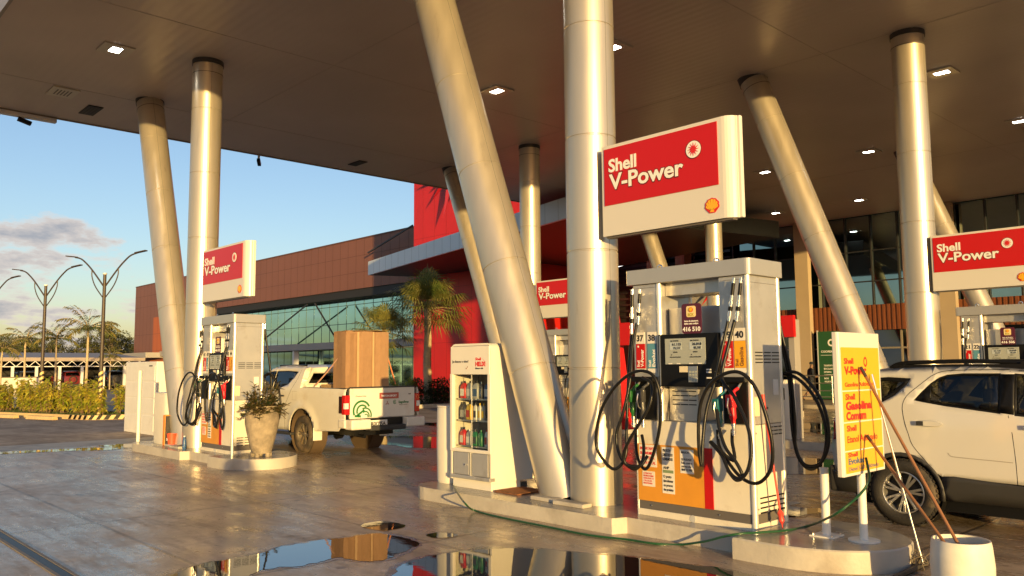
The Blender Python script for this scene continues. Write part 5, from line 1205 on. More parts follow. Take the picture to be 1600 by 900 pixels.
# ---- pickup truck: local x forward from the tailgate, rear faces -x; world heading -X
def truck():
    t = thing('pickup_truck', 'dusty white pickup truck with cardboard load, tailgate decals', 'pickup truck')
    panel.center = Vector((2.4, 0, .9))
    gx = lambda X: -13.72-X
    cabtop = spl([(1.74, 1.36), (1.70, 1.45), (1.62, 1.62), (1.64, 1.70), (1.80, 1.745), (2.4, 1.775), (3.0, 1.765), (3.35, 1.70), (3.75, 1.48), (4.05, 1.22), (4.3, 1.14), (4.8, 1.10), (5.08, 1.0), (5.2, .86)], 4)
    hw = lambda x, z: (.865-.09*max(0, (x-4.4)/.8)**2)-(.015*((1.0-z)/.5)**2 if z < 1.0 else 0)-(0 if z < 1.25 else .15*((z-1.25)/.5)**1.2)
    topf = [(0, 1.315), (.6, 1.325), (1.66, 1.335)]
    def S(x, z, sd, o_=0):
        tz = inter(topf, x) if x < 1.72 and z < 1.345 else inter(cabtop, max(x, 1.74))
        dd = max(0, tz-z); r = .03 if x < 1.72 and z < 1.345 else .09; y = hw(x, z)-o_
        if dd < r: y -= r*(1-sqrt(max(0, 1-(1-dd/r)**2)))
        for cxx in (gx(-15.36), 4.42):     # swollen arches
            q = sqrt((x-cxx)**2+(z-.42)**2); y += .035*max(0, 1-abs(q-.50)/.14)
        return Vector((x, sd*y, z))
    cw = gx(-15.36)
    arch = lambda c: [(c+.495*cos(radians(a)), .42+.475*sin(radians(a))) for a in range(180, -1, -12)]
    dg = [(gx(x), z) for x, z in ((-15.73, 1.645), (-15.84, 1.52), (-16.04, 1.375), (-16.3, 1.31), (-16.66, 1.285), (-16.68, 1.66), (-16.2, 1.665))]
    dgf = [(gx(-16.78), 1.66), (gx(-16.78), 1.28), (3.85, 1.26), (3.86, 1.33), (3.62, 1.50), (3.4, 1.62), (3.2, 1.655)]
    side_ = [(0, .72), (0, 1.315), (.6, 1.325), (1.70, 1.335), (1.74, 1.36)]+cabtop[1:]+[(5.24, .6), (5.22, .45), (4.42+.495, .45)]+[p for p in arch(4.42)[::-1] if p[1] > .48]+[(4.42-.495, .43), (cw+.495, .43)]+[p for p in arch(cw)[::-1] if p[1] > .48]+[(cw-.495, .46), (.25, .50)]
    for sd in (-1, 1):
        bs_ = cs = panel('body_side', side_, [dg, dgf], lambda x, z, sd=sd: S(x, z, sd), truckwhite, t, .08)
        for nm, wl in (('rear_door_glass', dg), ('front_door_glass', dgf)):
            g = panel(nm, offset_poly(wl, .003), [], lambda x, z, sd=sd: S(x, z, sd, .010), glassdark, t, .12, .003)
            panel('window_seal', wl, [offset_poly(wl, .02)], lambda x, z, sd=sd: S(x, z, sd, .004), black, g, .12, .004)
        panel('pillar_trim', [(gx(-16.68), 1.29), (gx(-16.68), 1.655), (gx(-16.78), 1.655), (gx(-16.78), 1.285)], [], lambda x, z, sd=sd: S(x, z, sd, -.002), black, t, .1, .003)
        def line(pts, w_=.008, nm='shut_line', par=cs, mt_=black):
            l = [Vector(p) for p in pts]; A1, B1 = [], []
            for i, p in enumerate(l):
                tt = (l[min(i+1, len(l)-1)]-l[max(i-1, 0)]).normalized(); nn_ = Vector((-tt.y, tt.x)); A1.append(S(*(p+nn_*w_/2), sd, -.0015)); B1.append(S(*(p-nn_*w_/2), sd, -.0015))
            n_ = len(A1); return B().add(A1+B1, [(i, i+1, n_+i+1, n_+i) for i in range(n_-1)]).out(nm, mt_, par)
        line(spl([(gx(x), z) for x, z in ((-15.62, 1.69), (-15.68, 1.50), (-15.82, 1.30), (-15.97, 1.10), (-16.08, .95), (-16.11, .75), (-16.11, .45))], 4))
        line([(gx(-16.73), 1.70), (gx(-16.73), 1.2), (gx(-16.75), .8), (gx(-16.72), .45)])
        line([(3.3, 1.68), (3.85, 1.36), (3.98, 1.2), (3.98, .8), (3.9, .45)])
        line(rrect(gx(-15.78), gx(-15.62), 1.06, 1.24, .02, 3)+[(gx(-15.62), 1.2)], .005, 'fuel_flap', bs_, mat('flap_line', (.35, .3, .22)))
        for hx in (gx(-16.22), gx(-17.25)):
            c = S(hx, 1.14, sd, -.02); B().obox(c, (.11, 0, 0), (0, .012, 0), (0, 0, .018)).out('door_handle', truckwhite if 0 else darkring, t, bev=.008)
        for c0_ in (cw, 4.42):
            B().lathe([(.482, 0), (.482, .30), (.1, .30)], (c0_, sd*.845, .42), (0, -sd, 0), 40).out('wheel_well', mat('mud_well', (.10, .065, .035), rough=.9), t)
            wheel(t, c0_, sd*.735, .37, .37, .245, .235, dirtytyre, rimdark, sd, 6, True)
        B().box(2.0, 3.9, min(sd*.80, sd*.93), max(sd*.80, sd*.93), .34, .39).out('side_step', clad, t, bev=.01)
        B().obox((cw-.50, sd*.79, .40), (.015, 0, 0), (0, .10, 0), (0, 0, .13)).out('mud_flap', truckwhite, t, bev=.01)
        # tail lamps wrap the corner
        tl = mat('taillight_red', (.5, .01, .01), rough=.15)
        q = B()
        q.box(-.022, .10, min(sd*.765, sd*.882), max(sd*.765, sd*.882), .82, 1.19); tlp = q.out('taillight', tl, t, bev=.015)
        B().box(-.018, .22, min(sd*.80, sd*.876), max(sd*.80, sd*.876), .84, 1.17).out('lamp_housing', mat('lamp_dark', (.03, .012, .012), rough=.12), t, bev=.012)
        B().box(-.026, .03, min(sd*.80, sd*.886), max(sd*.80, sd*.886), .93, 1.04).out('reverse_lens', mat('lens_clear', (.75, .72, .68), rough=.1), tlp, bev=.005)
        # bumper end caps
        bp = B(); bp.box(-.24, .02, min(sd*.42, sd*.86), max(sd*.42, sd*.86), .54, .73); bp.box(-.02, .22, min(sd*.82, sd*.885), max(sd*.82, sd*.885), .56, .73); bp.out('bumper_corner', truckwhite, t, bev=.03, seg=3)
        B().cyl((1.95, sd*.60, 1.775), (3.1, sd*.60, 1.775), .02, seg=8).out('roof_rail', black, t)
        B().obox((3.72, sd*1.0, 1.22), (.07, 0, 0), (0, .10, 0), (0, 0, .09)).out('mirror', truckwhite, t, bev=.03, seg=3)
        panel('headlight', [(4.85, .82), (4.9, .98), (5.1, .96), (5.18, .85)], [], lambda x, z, sd=sd: S(x, z, sd, -.006), mat('headlight', (.6, .62, .62), rough=.1), t, .1, .006)
        # bed inner wall and rail
        B().box(.02, 1.64, min(sd*.72, sd*.80), max(sd*.72, sd*.80), .80, 1.30).out('bed_liner', clad, t); B().box(.01, 1.65, min(sd*.70, sd*.845), max(sd*.70, sd*.845), 1.301, 1.322).out('bed_rail', truckwhite if 0 else clad, t, bev=.006)
    # roof & hood deck
    P_ = [p for p in cabtop if p[0] >= 1.62][2:]; P_ = [(1.72, 1.36), (1.66, 1.50), (1.63, 1.64)]+[p for p in cabtop if p[1] > 1.66 or p[0] > 2]
    P_ += [(5.24, .6), (5.22, .4)]
    arc = [0]
    for i in range(1, len(P_)): arc.append(arc[-1]+sqrt((P_[i][0]-P_[i-1][0])**2+(P_[i][1]-P_[i-1][1])**2))
    xt, zt = list(zip(arc, [p[0] for p in P_])), list(zip(arc, [p[1] for p in P_]))
    def deck(s, v):
        x, z = inter(xt, s), inter(zt, s); y = hw(x, z)-(.085 if z > 1.38 or x > 2 else .04); return Vector((x, y*v, z+(.02*(1-v*v) if z > 1.66 or x > 4 else 0)))
    s_at = lambda X: next(a for a, p in zip(arc, P_) if p[0] >= X and a > .5)
    rw_ = [(.045, -.93), (.045, .93), (.262, .91), (.262, -.91)]; ww_ = [(s_at(3.38), -.88), (s_at(3.38), .88), (s_at(4.0), .93), (s_at(4.0), -.93)]
    panel('roof_and_hood', [(0, -1), (0, 1), (arc[-1], 1), (arc[-1], -1)], [rw_, ww_], deck, truckwhite, t, .1)
    panel('rear_window', rw_, [], lambda s, v: deck(s, v)+Vector((.01, 0, 0)), glassdark, t, .15, .003); panel('windscreen', ww_, [], lambda s, v: deck(s, v)-Vector((0, 0, .01)), glassdark, t, .15, .003)
    B().box(1.655, 1.72, -.78, .78, .92, 1.37).out('cab_back', truckwhite, t)
    B().box(.03, 1.65, -.72, .72, .74, .80).out('bed_floor', clad, t)
    tg = B(); tg.box(-.012, .05, -.762, .762, .735, 1.318); tg = tg.out('tailgate', truckwhite, t, bev=.018, seg=3)
    B().box(-.018, .06, -.74, .74, 1.318, 1.345).out('tailgate_cap', clad, tg, bev=.006)
    # local left side (sd=-1?) : world -Y side is local +y after the 180 degree turn; text runs along local -y
    Uy = (0, -1, 0); ox = -.0135
    g = B()
    yL = .762-.05      # near (world -Y) edge
    def arcband(cy_, cz_, r0, r1, a0, a1, n=14):
        p = [(r1*cos(radians(a0+(a1-a0)*k/n)), r1*sin(radians(a0+(a1-a0)*k/n))) for k in range(n+1)]+[(r0*cos(radians(a1-(a1-a0)*k/n)), r0*sin(radians(a1-(a1-a0)*k/n))) for k in range(n+1)]
        g.prism(p, (ox, cy_, cz_), Uy, UZ, .002)
    arcband(.50, .885, .165, .205, 25, 205); arcband(.49, .875, .10, .135, 40, 200); arcband(.42, .80, .12, .15, -20, 120); arcband(.415, .785, .07, .095, -20, 130); arcband(.40, .775, .03, .05, -30, 140)
    g.bar((ox-.001, .66, .79), (ox-.001, .52, .78), .003, .045); g.bar((ox-.001, .60, .80), (ox-.001, .44, .90), .003, .04)
    g.out('green_arches', green_t, tg); g = B(); text(g, 'SeguBras', (ox, -.36, 1.005), .25, .045, ux=Uy, bold=.03); 
    g.out('green_lettering', green_t, tg); g = B(); arcband(-.27, 1.03, .03, .042, 40, 330); arcband(-.27, 1.03, .008, .018, 0, 350)
    g.out('round_mark', green_t, tg)
    k = B(); text(k, 'Consorcios', (ox, .64, 1.155), .24, .025, ux=Uy, bold=.02); text(k, '4x4', (ox, -.60, 1.17), .06, .03, ux=Uy, bold=.03)
    text(k, 'PROTECAO VEICULAR', (ox, -.38, .965), .2, .012, ux=Uy); k.out('small_lettering', mat('lettering_brown', (.12, .09, .06)), tg)
    k = B()
    for a in (90, 210, 330):
        ca, sa = cos(radians(a)), sin(radians(a)); k.prism([(0, 0), (.022*ca-.02*sa*.6, .022*sa+.02*ca*.6), (.05*ca, .05*sa), (.022*ca+.02*sa*.6, .022*sa-.02*ca*.6)], (ox, -.09, 1.01), Uy, UZ, .004)
    k.out('diamond_badge', mat('badge_bronze', (.35, .12, .08), rough=.3), tg)
    hb_ = B().box(-.024, -.012, -.36, .10, 1.10, 1.22).out('tailgate_handle', mat('handle_red', (.40, .10, .08), rough=.3, metal=.3), tg, bev=.006); k = B(); text(k, 'TRITON SPORT', (-.0255, .06, 1.14), .37, .035, ux=Uy, bold=.04); k.out('handle_lettering', white_t, hb_)
    pb = B(); pb.box(-.20, .0, -.42, .42, .50, .60); pb = pb.out('bumper_step', clad, t, bev=.02); B().box(-.10, .0, -.40, .40, .60, .735).out('plate_recess', black, t)
    npl = B().box(-.125, -.105, -.02+.0, .38, .575, .70).out('number_plate', paper, t, bev=.003); k = B(); text(k, 'RJX7I5A', (-.1265, .36, .595), .34, .07, ux=Uy, bold=.04); k.out('plate_characters', black_t, npl)
    un = B(); un.box(.3, 5.0, -.45, .45, .38, .52); un.cyl((cw, -.7, .36), (cw, .7, .36), .05); un.lathe([(0, -.1), (.13, -.06), (.14, .06), (0, .1)], (cw, 0, .36), (0, 1, 0), 16); un.cyl((.1, .35, .38), (1.2, .35, .42), .035); un.out('chassis', black, t)
    B().box(1.75, 4.2, -.7, .7, .45, .62).out('cabin_floor', black, t)
    se = B()
    for x in (2.05, 2.95):
        for y in (-.36, .36): se.obox((x, y, 1.08), (.05, 0, 0), (0, .24, 0), (-.05, 0, .3)); se.obox((x-.05, y, 1.44), (.04, 0, 0), (0, .11, 0), (0, 0, .07)); se.box(x, x+.42, y-.24, y+.24, .62, .82)
    se.out('seat', mat('seat_fabric', (.05, .048, .045), rough=.9), t, bev=.03)
    B().box(4.95, 5.28, -.72, .72, .42, .70).out('front_bumper', truckwhite, t, bev=.05)
    return t
TR = truck(); TR.location = (-13.72, 9.335, 0); TR.rotation_euler = (0, 0, pi)

# cardboard box standing in the bed, lashed by two straps, small crates behind the cab
t = thing('cardboard_load', 'tall worn cardboard box standing upright in the pickup bed', 'cardboard box', (-13.95, 8.60, .80))
b = B(); rb = random.Random(2); prof = [(0, .22)]  # a slightly crumpled wrap
n = 18; ring = []
W_, D_ = 1.02, .42
per = [(0, 0)]+[(0+.0, i/6*W_) for i in range(1, 7)]
xs = [(0, 0, 0)]
pts = [(0, y*W_/10) for y in range(11)]+[(-D_*k/4, W_) for k in range(1, 5)]+[(-D_, W_-y*W_/10) for y in range(1, 11)]+[(-D_+D_*k/4, 0) for k in range(1, 4)]
off_ = [rb.uniform(-.012, .012)+(-.022 if i in (4, 7) else 0)*.5 for i in range(len(pts))]
lv = [0, .3, .6, .9, 1.2, 1.45, 1.63]
vs = []
for j, z in enumerate(lv):
    for i, (x, y) in enumerate(pts):
        o_ = off_[i]+rb.uniform(-.006, .006); vs.append((x+o_*(1 if x > -.01 else .5), y+(o_*.5 if y in (0, W_) else 0), z+(rb.uniform(-.014, .014) if j == len(lv)-1 else 0)))
m_ = len(pts); b.add(vs, [(j*m_+i, j*m_+(i+1) % m_, (j+1)*m_+(i+1) % m_, (j+1)*m_+i) for j in range(len(lv)-1) for i in range(m_)]); b.add(vs[-m_:], [tuple(range(m_))])
b.out('box_wrap', card, t)
k = B(); k.box(.012, .016, .26, .31, 0, 1.62); k.box(.012, .017, .62, .66, 0, 1.62); k.out('tape', mat('tape', (.50, .33, .17), rough=.3, var=.1), t)
fl = B(); fl.obox((.01, .12, 1.60), (.008, 0, .0), (0, .11, 0), (.0, 0, .02)); fl.obox((-.2, .5, 1.64), (.2, 0, .01), (0, .5, .01), (0, 0, .003)); fl.out('flap', card, t)
for p, q, lab in ((at(553, 607, Y=8.62), at(636, 560, Y=8.62), 'pink strap tied from the bed rail up to the cardboard box'),):
    pass
s1, s2 = at(493, 602, Y=8.56), at(530, 558, Y=8.62)
tag(B().tube(smoothpath([s1, (s1+s2)/2-Vector((0, 0, .01)), s2], 5), .014, 8).out('tie_strap', mat('strap_pink', (.62, .35, .25), rough=.7)), 'pinkish strap from the left bed rail up to the cardboard box', 'strap')
s1, s2 = at(605, 555, Y=9.66), at(618, 600, Y=9.95)
tag(B().tube(smoothpath([s1, (s1+s2)/2, s2], 5), .014, 8).out('tie_strap', mat('strap_orange', (.60, .22, .10), rough=.7)), 'orange strap from the right side of the cardboard box down to the bed', 'strap')
t = thing('bed_crate', 'small wooden crate lying in the pickup bed behind the cab window', 'crate', (-15.1, 8.75, .80))
b = B()
for z in (.02, .17, .32, .47): b.box(0, .6, 0, .02, z, z+.11); b.box(0, .6, .48, .5, z, z+.11); b.box(0, .02, .02, .48, z, z+.11); b.box(.58, .6, .02, .48, z, z+.11)
b.out('slats', mat('crate_wood', (.42, .28, .14), rough=.7, var=.2, vscale=8), t)

# ================================================================== white cabinets beyond the left island
t = thing('white_enclosure', 'tall white louvred utility enclosure behind the left island', 'utility box', (-24.55, 8.0, 0))
B().box(0, 2.35, 0, 1.0, .0, 1.93).out('case', white, t, bev=.01)
for z in (.10, .55, .98, 1.42): B().box(.10, 2.25, -.012, -.001, z, z+.40).out('louvre_panel', white, t, bev=.008)
B().box(1.85, 2.08, -.02, -.013, 1.80, 1.83).out('name_plate', darkring, t)
t = thing('white_enclosure', 'lower white utility box right behind the louvred enclosure', 'utility box', (-22.6, 9.3, 0)); B().box(0, 1.5, 0, .8, 0, 1.45).out('case', white, t, bev=.01); B().box(.1, 1.4, -.01, -.001, .1, 1.35).out('door', white, t, bev=.006)

# ================================================================== planter with kerb, hedge, lamp posts
dirp = (Vector((-31.2, 8.96))-Vector((-36.75, 7.42))).normalized(); nrm = Vector((-dirp.y, dirp.x)); E0 = Vector((-31.2, 8.96))
def pp(s, w_): q = E0-dirp*s+nrm*w_; return (q.x, q.y)
pk = [pp(0, 0), pp(22, 0), pp(22, 2.3), pp(.6, 2.3), pp(-.35, 1.9), pp(-.8, 1.15), pp(-.35, .35)]
t = thing('planter_kerb', 'painted kerb round the grass strip of the hedge', 'kerb', (0, 0, 0))
b = B(); n = len(pk); pin = offset_poly(pk, .14)
vs = [(x, y, -.01) for x, y in pk]+[(x, y, .15) for x, y in pk]+[(x, y, .15) for x, y in pin]+[(x, y, .0) for x, y in pin]
b.add(vs, [(a_*n+i, a_*n+(i+1) % n, (a_+1)*n+(i+1) % n, (a_+1)*n+i) for a_ in range(3) for i in range(n)]); b.out('kerb', kerbpaint, t)
# black and white chevrons on the rounded end
stp = B(); hv = [(pp(1.2, 0), pp(0, 0)), (pp(0, 0), pp(-.35, .35)), (pp(-.35, .35), pp(-.8, 1.15))]
for a_, c_ in hv:
    a_, c_ = Vector(a_), Vector(c_); L = (c_-a_).length; d_ = (c_-a_)/L; o_n = Vector((d_.y, -d_.x))*.004; k = 0
    m_ = int(L/.38)+1
    for i in range(m_):
        s0, s1 = i*L/m_, i*L/m_+L/m_*.5; sk = .10
        q = [a_+d_*s0+o_n, a_+d_*s1+o_n, a_+d_*min(L, s1+sk)+o_n, a_+d_*min(L, s0+sk)+o_n]
        stp.quad((q[0].x, q[0].y, 0), (q[1].x, q[1].y, 0), (q[2].x, q[2].y, .15), (q[3].x, q[3].y, .15))
stp.out('black_stripes', black, t, recalc=False)
b = B(); b.add([(x, y, .10) for x, y in pin], [tuple(range(n))]); tag(b.out('lawn_soil', mat('soil', (.06, .045, .02), rough=.9)), kind='structure')
gb = B(); rb = random.Random(11)
for i in range(9000):
    s, w_ = rb.uniform(-.5, 17), rb.uniform(.16, 2.1); 
    if s < 0 and abs(w_-1.15) > .7+s: continue
    x, y = pp(s, w_); h_ = rb.uniform(.05, .12); a = rb.uniform(0, pi); dx_, dy_ = cos(a)*.012, sin(a)*.012; lx, ly = rb.uniform(-.04, .04), rb.uniform(-.04, .04)
    gb.add([(x-dx_, y-dy_, .10), (x+dx_, y+dy_, .10), (x+lx, y+ly, .10+h_)], [(0, 1, 2)])
tag(gb.out('grass', leafmat('grass_blade', (.05, .09, .015), (.10, .12, .03), 2, .3), recalc=False), 'short green grass under the hedge in the kerbed strip', 'grass', kind='stuff')
# wheel stops
for s, lab in ((1.9, 'pale concrete wheel stop nearest the striped kerb end'), (4.4, 'pale concrete wheel stop, second from the striped kerb end'), (6.9, 'pale concrete wheel stop at the left picture edge')):
    x, y = pp(s, -.55); o = thing('wheel_stop', lab, 'wheel stop', (x, y, 0), atan2(dirp.y, dirp.x), 'wheel stops before the hedge')
    B().prism([(-.11, 0), (.11, 0), (.08, .12), (-.08, .12)], (-.85, 0, 0), UY, UZ, 1.7).out('block', kerbpaint, o, bev=.01)
# hedge shrubs
def shrub_mesh(seed):
    rb = random.Random(seed); lf, st = B(), B()
    for i in range(7):
        a = rb.uniform(0, 2*pi); r0 = rb.uniform(0, .16); base = Vector((r0*cos(a), r0*sin(a), 0)); top_ = base+Vector((rb.uniform(-.16, .16), rb.uniform(-.16, .16), rb.uniform(.75, 1.2)))
        mid = base.lerp(top_, .5)+Vector((rb.uniform(-.05, .05), rb.uniform(-.05, .05), 0)); st.tube([base, mid, top_], [.014, .011, .006], 5)
        for k in range(30):
            u = rb.uniform(.22, 1.03); p = base.lerp(top_, u); aa = rb.uniform(0, 2*pi); leaf(lf, p, (cos(aa), sin(aa), rb.uniform(-.5, .9)), rb.uniform(.14, .24), rb.uniform(.035, .06), rb.uniform(.0, .45))
    return lf, st
lmA, lmB = leafmat('croton_leaf', (.32, .40, .045), (.72, .58, .09), 3.5, .4), mat('shrub_stem', (.17, .11, .06), rough=.8)
protos = []
for k in range(3):
    lf, st = shrub_mesh(20+k); t = thing('hedge_shrub', 'leafy yellow-green shrub in the hedge row behind the kerb', 'shrub', (0, 0, 0), 0, 'yellow-green shrubs of the hedge row')
    lf.out('leaves', lmA, t, recalc=False); st.out('stems', lmB, t); protos.append(t)
rb = random.Random(4); sps = []
for i in range(46):
    s = .1+i*.27+rb.uniform(-.08, .08)
    if 5.9 < s < 6.5: continue
    sps.append((s, rb.uniform(.55, 1.0)))
for i in range(18): sps.append((.3+i*.7+rb.uniform(-.2, .2), rb.uniform(1.3, 1.9)))
for i, (s, w_) in enumerate(sps):
    o = protos[i] if i < 3 else childcopy(protos[i % 3]); x, y = pp(s, w_); o.location = (x, y, .08); o.rotation_euler = (0, 0, rb.uniform(0, 6.28)); k = rb.uniform(.85, 1.12); o.scale = (k, k, k*rb.uniform(.9, 1.05))
# a few sparse shrubs standing farther along the road edge
for i, (x, y) in enumerate(((-33.2, 14.5), (-32.6, 14.9), (-31.9, 14.6), (-34.4, 14.2))):
    o = childcopy(protos[i % 3]); o.location = (x, y, 0); o['label'] = 'sparse young shrub standing alone beyond the hedge'; o['group'] = 'sparse shrubs beyond the hedge'
tag(B().box(-46, -29.5, 13.6, 13.85, -.01, .13).out('far_kerb', kerbpaint, bev=.01), kind='structure')
# double-arm street lamps
def lamp(x, y, s, lab, first=None):
    if first:
        o = childcopy(first); o.location = (x, y, 0); o.scale = (s, s, s); o['label'] = lab; return o
    t = thing('street_lamp', lab, 'street lamp', (x, y, 0), YAW-.35, 'double-arm street lamps')
    t.scale = (s, s, s)
    B().cyl((0, 0, 0), (0, 0, 5.15), .075, .055, 16).out('pole', polegrey, t)
    st_ = B(); 
    B().cyl((0, 0, 5.15), (0, 0, 5.2), .07, seg=16).out('cap', white, t)
    for k in range(8):
        z = .15+k*.2; st_.add([(.079*cos(a)*1.0, .079*sin(a), z+.05*sin(a+1.2)+dz) for dz in (0, .10) for a in [2*pi*q/20 for q in range(20)]], [(q, (q+1) % 20, 20+(q+1) % 20, 20+q) for q in range(20)])
    st_.out('warning_stripes', mat('stripe_yellow', (.72, .55, .22), rough=.5), t)
    for sx in (-1, 1):
        a = smoothpath([(0, 0, 4.68), (sx*.6, 0, 5.33), (sx*.98, 0, 5.66), (sx*1.2, 0, 5.79), (sx*1.45, 0, 5.85)], 6); ar = B().tube(a, .028, 8).out('arm', polegrey, t)
        B().tube(smoothpath([(0, 0, 4.25), (sx*.42, 0, 4.72), (sx*.6, 0, 5.08), (sx*.62, 0, 5.34)], 6), .02, 6).out('brace', polegrey, ar)
        B().obox((sx*1.62, 0, 5.885), (.24, 0, .03*sx), (0, .07, 0), (0, 0, .02)).out('lamp_head', polegrey, ar, bev=.01)
    return t
L1 = lamp(-31.5, 9.42, 1.0, 'nearest double-arm street lamp, between the hedge and the left columns')
lamp(-37.2, 8.9, 1.0, 'second double-arm street lamp, at the middle of the hedge', L1)
lamp(-43.0, 8.0, 1.0, 'double-arm street lamp cut by the left picture edge', L1)

# ================================================================== palms
def feather_palm(seed, h=3.4, R=1.6, n=14):
    rb = random.Random(seed); lf, tr = B(), B(); tr.tube([(0, 0, 0), (.03, .0, h*.5), (0, .02, h)], [.085, .065, .055], 10)
    tr.tube([(0, 0, h), (0, 0, h+.45)], [.06, .035], 8)
    for i in range(n):
        a = i*2.4+rb.uniform(-.2, .2); el = rb.uniform(.45, 1.35); L = R*rb.uniform(.8, 1.1); p = Vector((0, 0, h+.35)); d = Vector((cos(a)*cos(el), sin(a)*cos(el), sin(el))); pts = [p]
        for k in range(9): d = (d+Vector((0, 0, -.17))).normalized(); p = p+d*L/9; pts.append(p)
        tr.tube(pts, [.018-.0015*k for k in range(10)], 4)
        for k in range(1, 10):
            for m_ in range(3):
                q = pts[k-1].lerp(pts[k], m_/3); dd = (pts[k]-pts[k-1]).normalized(); s = dd.cross(Vector((0, 0, 1))).normalized()
                for sg in (-1, 1): leaf(lf, q, s*sg+dd*.5+Vector((0, 0, rb.uniform(-.5, .1))), .50*(1-abs(k-5)/9), .03, .3)
    return lf, tr
palm_leaf, palm_trunk = leafmat('palm_leaf', (.13, .17, .04), (.34, .28, .07), 1.2, .3), mat('palm_trunk', (.44, .35, .22), rough=.8, var=.2, vscale=4, bump=.3, bscale=12)
fps = []
for sd_ in (1, 2):
    lf, tr = feather_palm(sd_); t = thing('palm_tree', 'x', 'palm tree', (0, 0, 0), 0, 'slim feather palms beyond the hedge'); lf.out('fronds', palm_leaf, t, recalc=False); tr.out('trunk', palm_trunk, t); fps.append(t)
for i, (px, d_, s, lab) in enumerate(((135, 46, 1.08, 'slim feather palm just left of the nearest street lamp'), (86, 50, .98, 'slim feather palm right of the second street lamp'), (38, 52, .98, 'slim feather palm left of the second street lamp'), (2, 38, .72, 'low yellowing feather palm at the left picture edge'), (172, 74, .8, 'small distant feather palm right of the nearest street lamp'))):
    o = fps[i] if i < 2 else childcopy(fps[i % 2]); q = deep(px, 580, d_); o.location = (q.x, q.y, 0); o.rotation_euler = (0, 0, i*1.3); o.scale = (s, s, s); o['label'] = lab
def fan_palm(seed, h, R, n, skirt=True):
    rb = random.Random(seed); lf, tr, pt = B(), B(), B()
    k = 22; pts = [(0.03*sin(i*.5), 0, h*i/k) for i in range(k+1)]; tr.tube(pts, [(.20-.05*i/k)*(1+.07*(i % 2)) for i in range(k+1)], 14)
    for i in range(110):
        z = h*(.03+.97*i/110); a = i*2.4; r = .19-.05*z/h; tr.add([(r*cos(a-.25), r*sin(a-.25), z), (r*cos(a+.25), r*sin(a+.25), z), ((r+.07)*cos(a), (r+.07)*sin(a), z+.12)], [(0, 1, 2)])
    for i in range(n):
        a = i*2.39996+rb.uniform(-.2, .2); u = i/n; el = radians(88-122*u+rb.uniform(-12, 12)); L = R*rb.uniform(.36, .60); p0 = Vector((0, 0, h)); d = Vector((cos(a)*cos(el), sin(a)*cos(el), sin(el))); c = p0+d*L-Vector((0, 0, .10*L))
        pt.tube([p0, p0.lerp(c, .5)+Vector((0, 0, .05)), c], .016, 4)
        s = d.cross(Vector((0, 0, 1))); s = s.normalized() if s.length > .1 else Vector((1, 0, 0)); nn_ = s.cross(d)
        m_ = 20
        for j in range(m_):
            b_ = radians(-105+210*j/(m_-1)); dd = (d*cos(b_)+s*sin(b_)).normalized(); LL = R*.52*(1-.25*abs(b_)/1.8)*rb.uniform(.9, 1.05); w_ = .026
            q = dd.cross(nn_).normalized(); mid = c+dd*LL*.6+nn_*.05; tip = c+dd*LL-Vector((0, 0, LL*rb.uniform(.15, .5)))
            lf.add([c, mid+q*w_, tip, mid-q*w_], [(0, 1, 2, 3)])
    return lf, tr, pt
fanleaf = leafmat('fan_leaf', (.10, .15, .035), (.30, .28, .07), 1.4, .35)
for nm_, sd_, px, d_, hz_, R, n, lab in (('fan_palm', 5, 668, 38.2, 4.4, 2.3, 64, 'tall fan palm with rough trunk in front of the red tower'), ('fan_palm', 8, 600, 39, 3.3, 1.8, 40, 'shorter fan palm behind the cardboard box, left of the tall one')):
    lf, tr, pt_ = fan_palm(sd_, hz_, R, n); q = deep(px, 590, d_); t = thing(nm_, lab, 'palm tree', (q.x, q.y, .1)); lf.out('fronds', fanleaf, t, recalc=False); tr.out('trunk', palm_trunk, t); pt_.out('leaf_stalks', mat('stalk', (.30, .26, .08), rough=.6), t)
# kerbed bed with dark bushes under the fan palms
q0, q1 = at(640, 639, z=0), at(708, 636, z=0); bd = thing('bed_kerb', 'pale kerb of the planting bed at the foot of the red tower', 'kerb', (0, 0, 0))
du = (q1-q0).normalized(); dn = Vector((-du.y, du.x, 0)); c = [q0-du*9, q1+du*3, q1+du*3+dn*5, q0-du*9+dn*5]; ci = [c[0]+du*.2+dn*.2, c[1]-du*.2+dn*.2, c[2]-du*.2-dn*.2, c[3]+du*.2-dn*.2]
b = B(); b.add([(p.x, p.y, z) for z in (0, .16) for p in c]+[(p.x, p.y, .16) for p in ci], [(i, (i+1) % 4, 4+(i+1) % 4, 4+i) for i in range(4)]+[(4+i, 4+(i+1) % 4, 8+(i+1) % 4, 8+i) for i in range(4)]); b.out('kerb', concrete, bd)
b = B(); b.add([(p.x, p.y, .12) for p in ci], [(0, 1, 2, 3)]); tag(b.out('bed_soil', MAT['soil']), kind='structure')
def bush_mesh(seed, R=.8, H=1.1, n=1500, l=.12):
    rb = random.Random(seed); lf = B()
    cl = [(Vector((rb.uniform(-R, R)*.6, rb.uniform(-R, R)*.6, H*rb.uniform(.3, .75))), rb.uniform(.28, .5)*R) for _ in range(9)]
    for i in range(n):
        c_, r_ = cl[i % 9]; v = Vector((rb.gauss(0, 1), rb.gauss(0, 1), rb.gauss(0, 1))).normalized(); p = c_+v*r_*rb.uniform(.7, 1.1)
        if p.z > .02: leaf(lf, p, v+Vector((rb.uniform(-.6, .6), rb.uniform(-.6, .6), rb.uniform(-.2, .6))), l*rb.uniform(.7, 1.3), l*.28)
    return lf
bl_ = leafmat('bush_leaf', (.02, .038, .010), (.04, .065, .015), 2, .2); bp = []
